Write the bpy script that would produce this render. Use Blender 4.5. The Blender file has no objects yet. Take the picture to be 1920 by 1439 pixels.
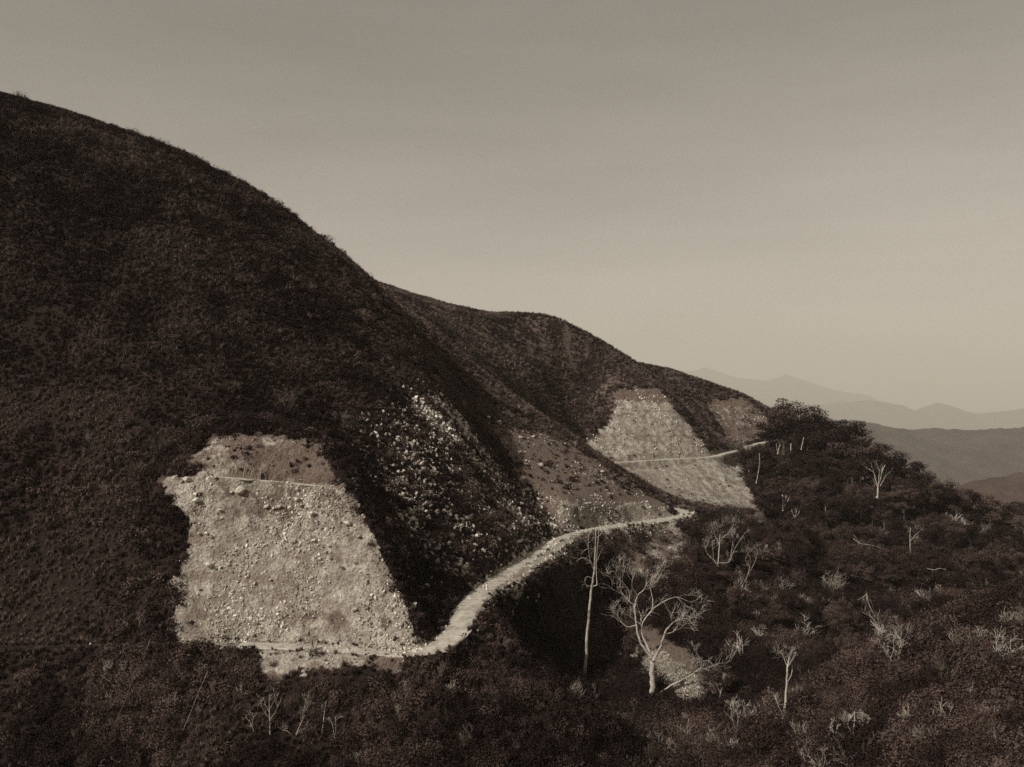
import bpy, bmesh, math, random
import numpy as np
from mathutils import Vector, Matrix

random.seed(7)
rng = np.random.default_rng(11)
S = bpy.context.scene
COL = S.collection
R = math.radians

# ------------------------------------------------------------------ camera
FPX, CU, HV = 2000.0, 960.0, 745.0        # focal length, centre column and horizon row, in photograph pixels
cam_d = bpy.data.cameras.new('camera')
cam = bpy.data.objects.new('camera', cam_d)
COL.objects.link(cam)
cam.location = (0, 0, 0)
cam.rotation_euler = (R(90), 0, 0)
cam_d.sensor_width = 36.0
cam_d.lens = 36.0 * FPX / 1920.0
cam_d.shift_y = (HV - 719.5) / 1920.0
cam_d.clip_start = 0.5
cam_d.clip_end = 300000
S.camera = cam

# ------------------------------------------------------------------ sky, sun, exposure
SUN_EL = R(39)
SUN_H = Vector((0.81, 0.585)).normalized()          # ground direction in which shadows fall
world = bpy.data.worlds.new('World')
S.world = world
world.use_nodes = True
wt = world.node_tree
wt.nodes.clear()
w_out = wt.nodes.new('ShaderNodeOutputWorld')
w_bg = wt.nodes.new('ShaderNodeBackground')
w_sky = wt.nodes.new('ShaderNodeTexSky')
w_sky.sky_type = 'NISHITA'
w_sky.sun_disc = False
w_sky.sun_elevation = SUN_EL
w_sky.sun_rotation = math.atan2(-SUN_H.x, -SUN_H.y)
w_sky.altitude = 900
w_sky.air_density = 1.0
w_sky.dust_density = 3.5
w_bw = wt.nodes.new('ShaderNodeRGBToBW')            # the sky as a sepia print shows it: luminance only, warm toned
w_mul = wt.nodes.new('ShaderNodeMixRGB')
w_mul.blend_type = 'MULTIPLY'
w_mul.inputs[0].default_value = 1.0
w_mul.inputs[2].default_value = (1.0, 0.91, 0.79, 1)
wt.links.new(w_sky.outputs[0], w_bw.inputs[0])
wt.links.new(w_bw.outputs[0], w_mul.inputs[1])
w_tc = wt.nodes.new('ShaderNodeTexCoord'); w_mp = wt.nodes.new('ShaderNodeMapping'); w_mp.inputs['Scale'].default_value = (1.6, 1.6, 9.0)
w_no = wt.nodes.new('ShaderNodeTexNoise'); w_no.inputs['Scale'].default_value = 1.7; w_no.inputs['Detail'].default_value = 5; w_no.inputs['Roughness'].default_value = .55
w_cr = wt.nodes.new('ShaderNodeMapRange'); w_cr.inputs[1].default_value = .3; w_cr.inputs[2].default_value = .7; w_cr.inputs[3].default_value = .90; w_cr.inputs[4].default_value = 1.10
w_cl = wt.nodes.new('ShaderNodeMixRGB'); w_cl.blend_type = 'MULTIPLY'; w_cl.inputs[0].default_value = 1.0      # thin, uneven veil of high cloud over the whole sky
wt.links.new(w_tc.outputs['Generated'], w_mp.inputs[0]); wt.links.new(w_mp.outputs[0], w_no.inputs['Vector']); wt.links.new(w_no.outputs[0], w_cr.inputs[0])
wt.links.new(w_mul.outputs[0], w_cl.inputs[1]); wt.links.new(w_cr.outputs[0], w_cl.inputs[2]); wt.links.new(w_cl.outputs[0], w_bg.inputs[0])
w_bg.inputs[1].default_value = 0.101
wt.links.new(w_bg.outputs[0], w_out.inputs[0])

sun_d = bpy.data.lights.new('sun', 'SUN')
sun_d.energy = 4.2
sun_d.angle = R(0.53)
sun_d.color = (1.0, 0.975, 0.91)
sun = bpy.data.objects.new('sun', sun_d)
COL.objects.link(sun)
sdir = Vector((SUN_H.x * math.cos(SUN_EL), SUN_H.y * math.cos(SUN_EL), -math.sin(SUN_EL)))
sun.rotation_euler = sdir.to_track_quat('-Z', 'Y').to_euler()
sun.location = (-200, -100, 300)

S.render.engine = 'CYCLES'
S.view_settings.view_transform = 'Standard'
S.view_settings.look = 'None'
S.view_settings.exposure = 0.12
S.view_settings.gamma = 1.0
S.view_settings.use_curve_mapping = False
S.cycles.use_denoising = False
S.cycles.max_bounces = 4
S.cycles.diffuse_bounces = 2
S.cycles.transparent_max_bounces = 6

# ------------------------------------------------------------------ helpers
def P(u, v, Y):
    return ((u - CU) / FPX * Y, Y, -(v - HV) / FPX * Y)

def link(name, mesh, parent=None, **props):
    o = bpy.data.objects.new(name, mesh)
    COL.objects.link(o)
    if parent is not None:
        o.parent = parent
    for k, val in props.items():
        o[k] = val
    return o

def mesh_np(name, verts, faces, mat=None, smooth=True):
    """faces: (n,3) or (n,4) int array"""
    verts = np.asarray(verts, dtype=np.float32)
    faces = np.asarray(faces, dtype=np.int32)
    m = bpy.data.meshes.new(name)
    k = faces.shape[1]
    m.vertices.add(len(verts))
    m.vertices.foreach_set('co', verts.ravel())
    m.loops.add(faces.size)
    m.loops.foreach_set('vertex_index', faces.ravel())
    m.polygons.add(len(faces))
    m.polygons.foreach_set('loop_start', np.arange(0, faces.size, k, dtype=np.int32))
    m.polygons.foreach_set('loop_total', np.full(len(faces), k, dtype=np.int32))
    m.update(calc_edges=True)
    if smooth:
        m.polygons.foreach_set('use_smooth', np.ones(len(faces), dtype=bool))
    if mat:
        m.materials.append(mat)
    return m

_perm = np.random.default_rng(3).permutation(4096)
_val = np.random.default_rng(4).random(4096).astype(np.float64)
def vnoise(x, y, f=1.0, seed=0):
    x = np.asarray(x, float) * f + seed * 17.31
    y = np.asarray(y, float) * f + seed * 9.77
    xi = np.floor(x).astype(np.int64); yi = np.floor(y).astype(np.int64)
    fx = x - xi; fy = y - yi
    fx = fx * fx * fx * (fx * (fx * 6 - 15) + 10); fy = fy * fy * fy * (fy * (fy * 6 - 15) + 10)
    def h(a, b):
        return _val[_perm[(a + _perm[b & 4095]) & 4095]]
    a = h(xi, yi); b = h(xi + 1, yi); c = h(xi, yi + 1); d = h(xi + 1, yi + 1)
    return (a + (b - a) * fx) * (1 - fy) + (c + (d - c) * fx) * fy - 0.5
def fbm(x, y, f, octv=4, seed=0, gain=0.5):
    s = 0; a = 1
    for i in range(octv):
        s = s + a * vnoise(x, y, f * 2 ** i, seed + i * 5)
        a *= gain
    return s
def sstep(a, b, x):
    t = np.clip((np.asarray(x, float) - a) / (b - a), 0, 1)
    return t * t * (3 - 2 * t)
def inpoly(u, v, poly):
    inside = np.zeros(np.shape(u), bool)
    n = len(poly)
    for i in range(n):
        x1, y1 = poly[i]; x2, y2 = poly[(i + 1) % n]
        if y1 == y2:
            continue
        c = ((y1 > v) != (y2 > v)) & (u < (x2 - x1) * (v - y1) / (y2 - y1) + x1)
        inside ^= c
    return inside

# ------------------------------------------------------------------ terrain survey: break lines (photo column, photo row, distance)
LINES = [
 # skyline of the near hill
 [(-700,60,330),(-300,112,330),(30,207,335),(250,275,345),(400,330,354),(480,362,360),(520,388,362),(560,420,365),(640,475,368),(690,520,370),(722,553,374)],
 # spur with the high cutting: crest
 [(792,1212,191),(745,1110,198),(700,1000,206),(670,935,211),(640,880,217),(605,825,227)],
 # cutting foot, cutting top
 [(-400,1195,203),(30,1206,199),(350,1199,196.5),(585,1206,194.5),(720,1214,192)],
 [(310,900,215),(400,893,215),(520,898,216.5),(632,908,216)],
 [(380,850,222),(450,806,229),(540,812,229)],
 # hill face left of the cutting
 [(-300,1000,214),(100,1000,214),(200,960,217),(260,900,222),(330,840,230)],
 # gully between the cutting spur and the rubble slope
 [(836,1192,198),(790,1100,213),(755,1020,226),(715,940,242),(685,868,258)],
 # rubble slope
 [(905,1094,233),(870,1000,251),(840,900,270),(810,800,288),(785,715,309)],
 [(722,553,374),(755,630,345),(785,695,322),(850,800,300),(900,890,288),(950,970,276),(1000,1024,275)],
 # second gully floor
 [(1045,1000,296),(1010,950,316),(960,860,342),(905,780,364),(850,700,392),(780,600,430)],
 # middle spur crest
 [(1258,948,344),(1200,912,358),(1150,880,373),(1090,836,398),(1040,800,425)],
 [(1060,938,315),(1140,940,328),(1215,945,340)],
 [(1070,996,307),(1140,982,319),(1200,973,330),(1265,963,342)],
 # skyline of the middle hill
 [(730,552,560),(800,570,588),(900,590,612),(1000,608,628),(1060,615,635),(1100,632,642),(1150,660,646),(1200,688,650)],
 [(1200,690,650),(1238,733,612),(1290,800,600),(1335,851,593)],
 # second cutting foot and top
 [(1040,868,556),(1100,864,562),(1200,858,574),(1325,851,592)],
 [(1100,790,592),(1150,735,606),(1192,732,610),(1230,728,613)],
 [(860,650,530),(930,690,545),(1000,735,572),(1060,782,584)],
 [(900,630,585),(1000,665,604),(1090,712,620)],
 [(560,442,430),(640,502,430),(690,548,425)],
 [(560,447,560),(640,507,580),(700,558,600)],
 [(1012,1245,219),(1072,1318,205),(1150,1388,196)],
 # third hill
 [(1260,700,720),(1340,722,742),(1400,745,752),(1440,765,757),(1500,800,765),(1600,870,780)],
 [(1350,848,645),(1300,780,668),(1250,725,698)],
 [(1325,757,714),(1400,752,727)], [(1365,829,694),(1430,825,708)],
 # scree below the second road, third gully
 [(1200,876,566),(1340,866,586),(1390,858,622)],
 [(1420,955,556),(1360,952,540),(1300,962,500),(1240,930,512),(1170,884,548)],
 # nose below the first road and the hollow under it
 [(897,1146,208),(955,1215,199),(1050,1295,191),(1110,1360,184)],
 [(1180,1105,303),(1153,1165,284),(1136,1213,266),(1112,1252,249),(1100,1290,234),(1125,1330,219),(1210,1375,207),(1340,1432,196)],
 [(1215,1290,232),(1170,1250,247)],
 [(1300,985,335),(1250,1010,325),(1200,1085,302),(1190,1150,282)],
 [(1235,1200,256),(1260,1245,242),(1345,1298,228)],
 # foreground slope below the lower road
 [(-400,1230,196),(30,1232,193),(350,1228,190),(600,1236,187),(730,1243,185),(800,1245,185),(870,1215,195)],
 [(-400,1439,176),(100,1439,174),(500,1439,171),(900,1439,173),(1150,1439,180)],
 [(880,1290,187),(960,1330,182)],
 # right valley side
 [(1350,1065,332),(1450,1150,290),(1540,1235,250),(1440,1335,214)],
 [(1400,975,440),(1450,1010,440),(1560,1060,420),(1700,1100,400),(1860,1085,380),(2200,1085,360)],
 [(1460,850,600),(1540,882,572),(1640,922,542),(1740,962,522),(1860,1002,512),(2100,1065,500),(2500,1150,500)],
 [(1650,1180,298),(1800,1130,322)],
 # near spur on the right
 [(2400,960,215),(2000,1085,202),(1860,1142,192),(1700,1205,186),(1560,1280,180),(1420,1372,177),(1345,1434,182)],
 [(2200,1300,150),(1860,1439,142),(1700,1450,150),(1500,1460,160)],
]
RAW = [
 (0,0,-1.7),(0,-30,2),(-60,0,-4),(80,0,-3),(0,40,-24),(-60,50,-38),(70,50,-26),(0,90,-52),(-90,95,-66),(80,100,-52),
 (-140,130,-80),(-80,135,-80),(-20,135,-78),(25,140,-76),(-200,40,-60),(-320,0,-80),(-320,130,-85),(200,60,-40),(300,120,-60),(400,60,-60),
 (60,425,-38),(62,470,-44),
 (-220,420,104),(-120,430,88),(-50,440,39),(-320,420,108),(-320,600,120),(-150,600,100),(-20,620,42),
 (20,720,40),(90,760,18),(150,860,8),(-320,960,130),(0,960,50),(250,960,-60),(420,960,-150),
 (220,640,-85),(300,620,-115),(420,600,-150),(260,760,-110),(420,400,-105),(420,250,-80),(420,800,-160),
]
ROAD1 = [(-500,1204,199),(30,1215,195.5),(350,1207,193.6),(585,1214,191.6),(700,1222,189.6),(765,1225,188.6),(815,1215,191),(850,1185,197.5),(872,1150,205.5),(892,1120,218),(915,1101,229),(955,1071,247),(1000,1040,270),(1040,1014,289),(1080,1001,304),(1130,990,318),(1200,980,328.5),(1250,973,336),(1284,966.5,343.5),(1284,960,350),(1262,954,357),(1228,949,366),(1180,940,385)]
ROAD2 = [(1090,873,556),(1145,868,561),(1250,861.5,578),(1330,857,591),(1362,849,606),(1396,842,640),(1405,836,672),(1440,828,700),(1500,822,712)]

def densify(pts, step):
    out = []
    for a, b in zip(pts[:-1], pts[1:]):
        a = np.array(a, float); b = np.array(b, float)
        n = max(1, int(np.ceil(np.linalg.norm(b[:2] - a[:2]) / step)))
        for i in range(n):
            out.append(a + (b - a) * i / n)
    out.append(np.array(pts[-1], float))
    return out
ctrl = [np.array(p, float) for p in RAW]
for ln in LINES:
    w = [P(*p) for p in ln]
    ctrl += densify(w, 7.0 if w[0][1] < 420 else 14.0)
def smooth_line(pts, n=4):
    p = np.array([P(*q) for q in pts])
    out = []
    for i in range(len(p) - 1):
        p0 = p[max(i - 1, 0)]; p1 = p[i]; p2 = p[i + 1]; p3 = p[min(i + 2, len(p) - 1)]
        for t in np.arange(n) / n:
            out.append(0.5 * (2 * p1 + (p2 - p0) * t + (2 * p0 - 5 * p1 + 4 * p2 - p3) * t * t + (3 * p1 - p0 - 3 * p2 + p3) * t ** 3))
    out.append(p[-1])
    return np.array(out)
road1 = smooth_line(ROAD1, 8)
road2 = smooth_line(ROAD2, 6)
ctrl += list(road1[::3]) + list(road2[::3])
C = np.array(ctrl)
# drop near-duplicates
keep = []
for i in range(len(C)):
    if all(np.hypot(*(C[i, :2] - C[j, :2])) > 1.6 for j in keep):
        keep.append(i)
C = C[keep]
# the survey interpolated by a multiquadric sheet
RC = 3.0
def phi(d2): return np.sqrt(d2 + RC * RC)
n = len(C)
D2 = ((C[:, None, :2] - C[None, :, :2]) ** 2).sum(-1)
A = np.zeros((n + 3, n + 3)); A[:n, :n] = phi(D2) - 1e-3 * np.eye(n)
A[:n, n] = 1; A[:n, n + 1:] = C[:, :2] / 100; A[n, :n] = 1; A[n + 1:, :n] = C[:, :2].T / 100
W = np.linalg.solve(A, np.r_[C[:, 2], 0, 0, 0])
GX0, GY0, GS = -330.0, -45.0, 1.5
gx = np.arange(GX0, 430, GS); gy = np.arange(GY0, 970, GS)
GH = np.empty((len(gy), len(gx)))
XX = gx[None, :]
for j, yy in enumerate(gy):
    d2 = (gx[:, None] - C[None, :, 0]) ** 2 + (yy - C[None, :, 1]) ** 2
    GH[j] = np.sqrt(d2 + RC * RC) @ W[:n] + W[n] + W[n + 1] * gx / 100 + W[n + 2] * yy / 100
def base_h(x, y):
    a = np.clip((np.asarray(x, float) - GX0) / GS, 0, len(gx) - 1.001)
    b = np.clip((np.asarray(y, float) - GY0) / GS, 0, len(gy) - 1.001)
    i = a.astype(int); j = b.astype(int); fx = a - i; fy = b - j
    return (GH[j, i] * (1 - fx) + GH[j, i + 1] * fx) * (1 - fy) + (GH[j + 1, i] * (1 - fx) + GH[j + 1, i + 1] * fx) * fy

def road_dist(x, y, line):
    """distance, signed side (+ right of travel) and level of the nearest point of the centre line"""
    x = np.asarray(x, float); y = np.asarray(y, float)
    best = np.full(x.shape, 1e9); zz = np.zeros(x.shape); side = np.zeros(x.shape)
    for a, b in zip(line[:-1], line[1:]):
        d = b[:2] - a[:2]; L2 = d @ d + 1e-9
        t = np.clip(((x - a[0]) * d[0] + (y - a[1]) * d[1]) / L2, 0, 1)
        px = a[0] + t * d[0]; py = a[1] + t * d[1]
        q = np.hypot(x - px, y - py)
        m = q < best
        best = np.where(m, q, best); zz = np.where(m, a[2] + t * (b[2] - a[2]), zz)
        side = np.where(m, np.sign((x - px) * d[1] - (y - py) * d[0]), side)
    return best, side, zz
BENCH = np.array([P(*q) for q in [(396,894,214.6),(450,898,214.8),(520,904,215.0),(585,910,215.0),(642,916,214.6)]])
HW1, HW2 = 2.6, 2.4      # half widths of the carriageway
def road_masks(x, y):
    near1 = (y > 170) & (y < 375) & (x < 90); near2 = (y > 535) & (y < 740) & (x > 10)
    d1 = np.full(np.shape(x), 99.0); s1 = np.zeros(np.shape(x)); z1 = np.zeros(np.shape(x))
    d2 = d1.copy(); s2 = s1.copy(); z2 = z1.copy()
    if near1.any(): d1[near1], s1[near1], z1[near1] = road_dist(x[near1], y[near1], road1)
    if near2.any(): d2[near2], s2[near2], z2[near2] = road_dist(x[near2], y[near2], road2)
    return d1, s1, z1, d2, s2, z2
def to_px(x, y, z):
    return CU + FPX * x / y, HV - FPX * z / y

CUT1 = [(372,905),(385,892),(400,892),(520,900),(645,914),(668,945),(700,1008),(745,1112),(800,1222),(760,1232),(560,1222),(360,1212),(322,1190),(330,1160),(352,1128),(322,1090),(338,1040),(356,965)]
CUT1L = [(300,905),(330,888),(390,892),(365,960),(352,985),(312,940)]
CUT1T = [(352,872),(395,822),(450,806),(545,812),(612,850),(648,914),(400,896)]
SPILL = [(488,1222),(620,1228),(760,1232),(745,1262),(650,1250),(560,1262),(530,1290),(496,1275)]
RUB = [(690,850),(770,740),(820,740),(880,800),(960,900),(1040,985),(960,1060),(860,1090),(800,1060),(730,960)]
BROWN = [(905,770),(960,805),(1090,836),(1150,880),(1262,952),(1200,974),(1110,985),(1045,1000),(1000,930),(930,840)]
BANK = [(1035,935),(1130,935),(1262,948),(1275,968),(1060,1002),(1030,985)]
CUT2 = [(1148,740),(1180,730),(1232,727),(1292,800),(1337,853),(1200,862),(1085,868),(1095,826),(1140,795),(1150,770)]
SCREE = [(1150,872),(1250,862),(1392,852),(1392,900),(1432,962),(1330,945),(1240,930),(1185,900)]
CUT3 = [(1318,762),(1345,752),(1402,752),(1440,785),(1436,828),(1365,832),(1350,795)]
TONGUE = [(1182,1212),(1228,1228),(1300,1272),(1348,1308),(1300,1328),(1250,1300),(1200,1262)]
EARTH = [(1175,1190),(1225,1170),(1270,1200),(1350,1290),(1345,1308),(1230,1228)]
RUB2 = [(762,738),(800,728),(838,735),(885,800),(872,832),(838,822),(800,792)]
MOTTLE = [(1110,1000),(1270,975),(1300,1010),(1260,1100),(1180,1120),(1150,1090)]

# rows of the near terrain: distance steps follow what the picture resolves
def rows():
    y = [20.0]
    while y[-1] < 960:
        v = y[-1]
        st = 4.0 if v < 130 else 0.7 if v < 168 else 0.32 if v < 186 else 0.17 if v < 234 else 0.4 if v < 345 else 0.8 if v < 540 else 0.7 if v < 640 else 1.2 if v < 765 else 8
        y.append(v + st)
    return np.array(y)
ry = rows()
cu = np.concatenate([np.arange(-460, 0, 8), np.arange(0, 1930, 2.6), np.arange(1930, 2420, 8)])
UU, YY = np.meshgrid(cu, ry)
XX = (UU - CU) / FPX * YY
def detail(x, y, h, full=True):
    """broken ground, road benches; returns height and the masks of bare ground"""
    d1, s1, z1, d2, s2, z2 = road_masks(x, y)
    u, v = to_px(x, y, h)
    ju = u + 22 * fbm(x, .7 * y + .7 * h, 0.14, 3, 31); jv = v + 16 * fbm(x, y, 0.16, 3, 37)
    fj = (1 - .72 * sstep(380, 520, y)) * (1 - .62 * sstep(600, 680, u) * (y < 240))
    ju = u + fj * (22 * fbm(x, .7 * y + .7 * h, 0.14, 3, 31) + 14 * fbm(x, y + h, .7, 3, 32)); jv = v + fj * (22 * fbm(x, .7 * y + .7 * h, 0.14, 3, 37) + 14 * fbm(x, y + h, .7, 3, 38))
    def msk(poly, y0, y1): return (inpoly(ju, jv, poly) & (y > y0) & (y < y1)).astype(float)
    m = dict(cut1l=msk(CUT1L, 195, 235), cut1=msk(CUT1, 180, 225), cut1t=msk(CUT1T, 205, 240), spill=msk(SPILL, 175, 192), rub=msk(RUB, 215, 330), rub2=msk(RUB2, 250, 330),
             brown=msk(BROWN, 295, 440), bank=msk(BANK, 295, 350), cut2=msk(CUT2, 540, 625), scree=msk(SCREE, 490, 640),
             cut3=msk(CUT3, 680, 735), tongue=msk(TONGUE, 205, 275), earth=msk(EARTH, 205, 275), mottle=msk(MOTTLE, 250, 345))
    rough = 1.1 * fbm(x, y, 0.05, 5, 2) + 1.6 * fbm(x, y, 0.018, 2, 9)
    rock = np.clip(m['cut1'] + m['cut1t'] + m['cut2'] + m['scree'] + m['cut3'] + m['bank'] + m['rub'] * .7, 0, 1)
    far = sstep(300, 520, y)
    hh = h + rough * (0.55 + 0.5 * far) * (1 - 0.35 * rock)
    # rills and ribs on the cut faces
    sl = .8 * y + .9 * h                      # runs down the slope
    lump = np.maximum(fbm(x, sl, .55, 4, 21, .6), -.12) + .8 * fbm(x, sl, .2, 2, 26) - .5 * np.abs(fbm(x, sl, .8, 3, 22, .6)); ledge = fbm(x * .18, sl, .35, 3, 24); rib = fbm(x, sl * .2, .45, 3, 50)
    hh = hh + m['cut1'] * (1.15 * lump + .6 * ledge + .08 * rib) + m['cut1t'] * 0.9 * lump
    hh = hh + m['rub'] * 1.0 * lump + m['cut2'] * (1.5 * fbm(x, sl, 0.22, 5, 27, .65) + 1.5 * fbm(x * .12, sl, .2, 3, 28)) + (m['scree']) * 0.8 * fbm(x * 1.2 + y * .5, y * .25, 0.2, 3, 29) + m['cut3'] * 1.2 * fbm(x, y, .15, 4, 33)
    # road benches
    wob = 0.9 * fbm(x, y, 0.3, 4, 41)
    tip = np.where(s1 > 0, sstep(218, 236, y) * (1 - sstep(312, 330, y)), 0)      # spoil tipped over the outer edge widens the bench
    d1 = d1 - 2.4 * tip * sstep(HW1 - .6, HW1 + .2, d1)
    b1 = 1 - sstep(HW1 + .1, HW1 + np.where(s1 > 0, 1.3 + 4.5 * tip, 2.6), d1 + wob); b2 = 1 - sstep(HW2 + .2, HW2 + 1.8, d2 + wob)
    hh = hh * (1 - b1) + (z1 - .1 + .05 * wob) * b1
    hh = hh * (1 - b2) + (z2 - .1) * b2
    bb = np.zeros(np.shape(x)); nb = (y > 205) & (y < 228) & (x < -25) & (x > -70)
    if nb.any():
        db, _, zb = road_dist(x[nb], y[nb], BENCH)
        bb[nb] = 1 - sstep(.55, 1.1, db + .35 * wob[nb]); hh[nb] = hh[nb] * (1 - bb[nb]) + zb * bb[nb]
    # spoil tipped over the outer edge: steep shoulder under the road towards the hollow
    m['bench'] = bb; m['tip'] = tip; m['road1'] = 1 - sstep(HW1 - .3, HW1 + .5, d1 + wob); m['road2'] = b2; m['d1'] = d1; m['s1'] = s1; m['d2'] = d2; m['s2'] = s2
    m['u'] = u; m['v'] = v
    return hh, m
BH = base_h(XX, YY)
ZZ, MK = detail(XX, YY, BH)

def height(x, y):
    x = np.atleast_1d(np.asarray(x, float)); y = np.atleast_1d(np.asarray(y, float))
    # bilinear look-up in the near terrain grid (column, distance)
    u = CU + FPX * x / y
    ci = np.clip(np.interp(u, cu, np.arange(len(cu))), 0, len(cu) - 1.001)
    ri = np.clip(np.interp(y, ry, np.arange(len(ry))), 0, len(ry) - 1.001)
    i = ci.astype(int); j = ri.astype(int); fx = ci - i; fy = ri - j
    return (ZZ[j, i] * (1 - fx) + ZZ[j, i + 1] * fx) * (1 - fy) + (ZZ[j + 1, i] * (1 - fx) + ZZ[j + 1, i + 1] * fx) * fy
RV = HV - FPX * ZZ / YY                      # photo row of every terrain vertex
def hit(u, v, y0=130, y1=760):
    """first point of the ground seen at a photo position"""
    i = int(np.clip(np.interp(u, cu, np.arange(len(cu))), 0, len(cu) - 1))
    j0, j1 = np.searchsorted(ry, y0), np.searchsorted(ry, y1)
    col = RV[j0:j1, i]
    k = np.nonzero(col <= v)[0]
    k = k[0] if len(k) else len(col) - 1
    Y = ry[j0 + k]
    x = (u - CU) / FPX * Y
    return x, Y, float(height(x, Y)[0])
#@@MATERIALS

# ------------------------------------------------------------------ materials (all tones are those of a warm sepia print)
def new_mat(name):
    m = bpy.data.materials.new(name); m.use_nodes = True
    nt = m.node_tree; b = nt.nodes['Principled BSDF']
    b.inputs['Roughness'].default_value = 0.9
    b.inputs['Specular IOR Level'].default_value = 0.15
    return m, nt, b
def N(nt, t, **kw):
    n = nt.nodes.new(t)
    for k, val in kw.items(): setattr(n, k, val)
    return n
def noise_node(nt, scale, detail=4, rough=0.6, coord=None, scl3=None):
    n = N(nt, 'ShaderNodeTexNoise'); n.inputs['Scale'].default_value = scale
    n.inputs['Detail'].default_value = detail; n.inputs['Roughness'].default_value = rough
    if coord is not None:
        if scl3:
            mp = N(nt, 'ShaderNodeMapping'); mp.inputs['Scale'].default_value = scl3
            nt.links.new(coord, mp.inputs[0]); coord = mp.outputs[0]
        nt.links.new(coord, n.inputs['Vector'])
    return n
def ramp(nt, src, stops):
    r = N(nt, 'ShaderNodeValToRGB'); e = r.color_ramp.elements
    while len(e) < len(stops): e.new(0.5)
    for el, (p, c) in zip(e, stops):
        el.position = p; el.color = (*c, 1) if len(c) == 3 else c
    nt.links.new(src, r.inputs[0]); return r
def mixc(nt, fac, a, b, mode='MIX'):
    m = N(nt, 'ShaderNodeMixRGB', blend_type=mode)
    for i, x in ((0, fac), (1, a), (2, b)):
        if isinstance(x, (int, float)): m.inputs[i].default_value = x
        elif isinstance(x, tuple): m.inputs[i].default_value = (*x, 1)
        else: nt.links.new(x, m.inputs[i])
    return m
def mth(nt, op, a, b=0.0):
    m = N(nt, 'ShaderNodeMath', operation=op)
    for i, x in ((0, a), (1, b)):
        if isinstance(x, (int, float)): m.inputs[i].default_value = x
        else: nt.links.new(x, m.inputs[i])
    return m.outputs[0]

def ground_material():
    m, nt, b = new_mat('hillside_ground')
    g = N(nt, 'ShaderNodeNewGeometry').outputs['Position']
    at = lambda nm: N(nt, 'ShaderNodeAttribute', attribute_name=nm).outputs['Fac']
    big = noise_node(nt, 0.045, 4, .6, g); mid = noise_node(nt, 0.35, 5, .65, g); fine = noise_node(nt, 2.2, 4, .7, g)
    streak = noise_node(nt, 0.35, 5, .65, g, (1, 1, .25)); band = noise_node(nt, 0.5, 3, .6, g, (.12, .12, 1))
    veg = ramp(nt, mid.outputs[0], [(.3, (.010, .0052, .0042)), (.55, (.024, .0135, .0105)), (.75, (.050, .032, .025))])
    rock = ramp(nt, fine.outputs[0], [(.25, (.09, .071, .057)), (.39, (.28, .245, .202)), (.53, (.44, .397, .332)), (.75, (.60, .555, .475))])
    rock2 = mixc(nt, mth(nt, 'MULTIPLY', ramp(nt, mid.outputs[0], [(.40, (1, 1, 1)), (.60, (0, 0, 0))]).outputs[0], .7), rock.outputs[0], (.15, .112, .088))
    rock3 = mixc(nt, mth(nt, 'MULTIPLY', ramp(nt, streak.outputs[0], [(.40, (1, 1, 1)), (.56, (0, 0, 0))]).outputs[0], .15), rock2.outputs[0], (.15, .105, .08))
    rock4 = mixc(nt, mth(nt, 'MULTIPLY', ramp(nt, band.outputs[0], [(.34, (1, 1, 1)), (.46, (0, 0, 0))]).outputs[0], .5), rock3.outputs[0], (.14, .095, .072))
    soil = ramp(nt, fine.outputs[0], [(.3, (.095, .066, .052)), (.6, (.16, .118, .094)), (.8, (.25, .20, .16))])
    edge = mth(nt, 'MULTIPLY', mth(nt, 'SUBTRACT', mid.outputs[0], .5), 1.1)
    fb = N(nt, 'ShaderNodeMapRange'); fb.interpolation_type = 'SMOOTHSTEP'
    fb.inputs[1].default_value = .32; fb.inputs[2].default_value = .62
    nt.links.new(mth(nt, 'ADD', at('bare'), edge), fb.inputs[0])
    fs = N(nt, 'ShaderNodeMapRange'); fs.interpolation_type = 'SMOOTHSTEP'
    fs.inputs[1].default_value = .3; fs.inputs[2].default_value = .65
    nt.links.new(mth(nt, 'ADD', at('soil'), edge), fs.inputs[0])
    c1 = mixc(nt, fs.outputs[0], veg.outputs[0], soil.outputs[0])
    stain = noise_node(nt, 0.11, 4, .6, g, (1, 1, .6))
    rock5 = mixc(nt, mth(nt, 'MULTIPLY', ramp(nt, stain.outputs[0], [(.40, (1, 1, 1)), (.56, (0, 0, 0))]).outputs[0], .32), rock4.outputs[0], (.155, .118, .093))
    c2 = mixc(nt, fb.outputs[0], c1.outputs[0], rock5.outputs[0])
    nt.links.new(c2.outputs[0], b.inputs['Base Color'])
    bump = N(nt, 'ShaderNodeBump'); bump.inputs['Strength'].default_value = .9; bump.inputs['Distance'].default_value = .6
    vor = N(nt, 'ShaderNodeTexVoronoi'); vor.inputs['Scale'].default_value = 1.6; nt.links.new(g, vor.inputs['Vector'])
    hsum = mth(nt, 'ADD', fine.outputs[0], mth(nt, 'MULTIPLY', vor.outputs['Distance'], -.5))
    nt.links.new(mth(nt, 'ADD', hsum, mid.outputs[0]), bump.inputs['Height'])
    nt.links.new(bump.outputs[0], b.inputs['Normal'])
    return m
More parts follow.
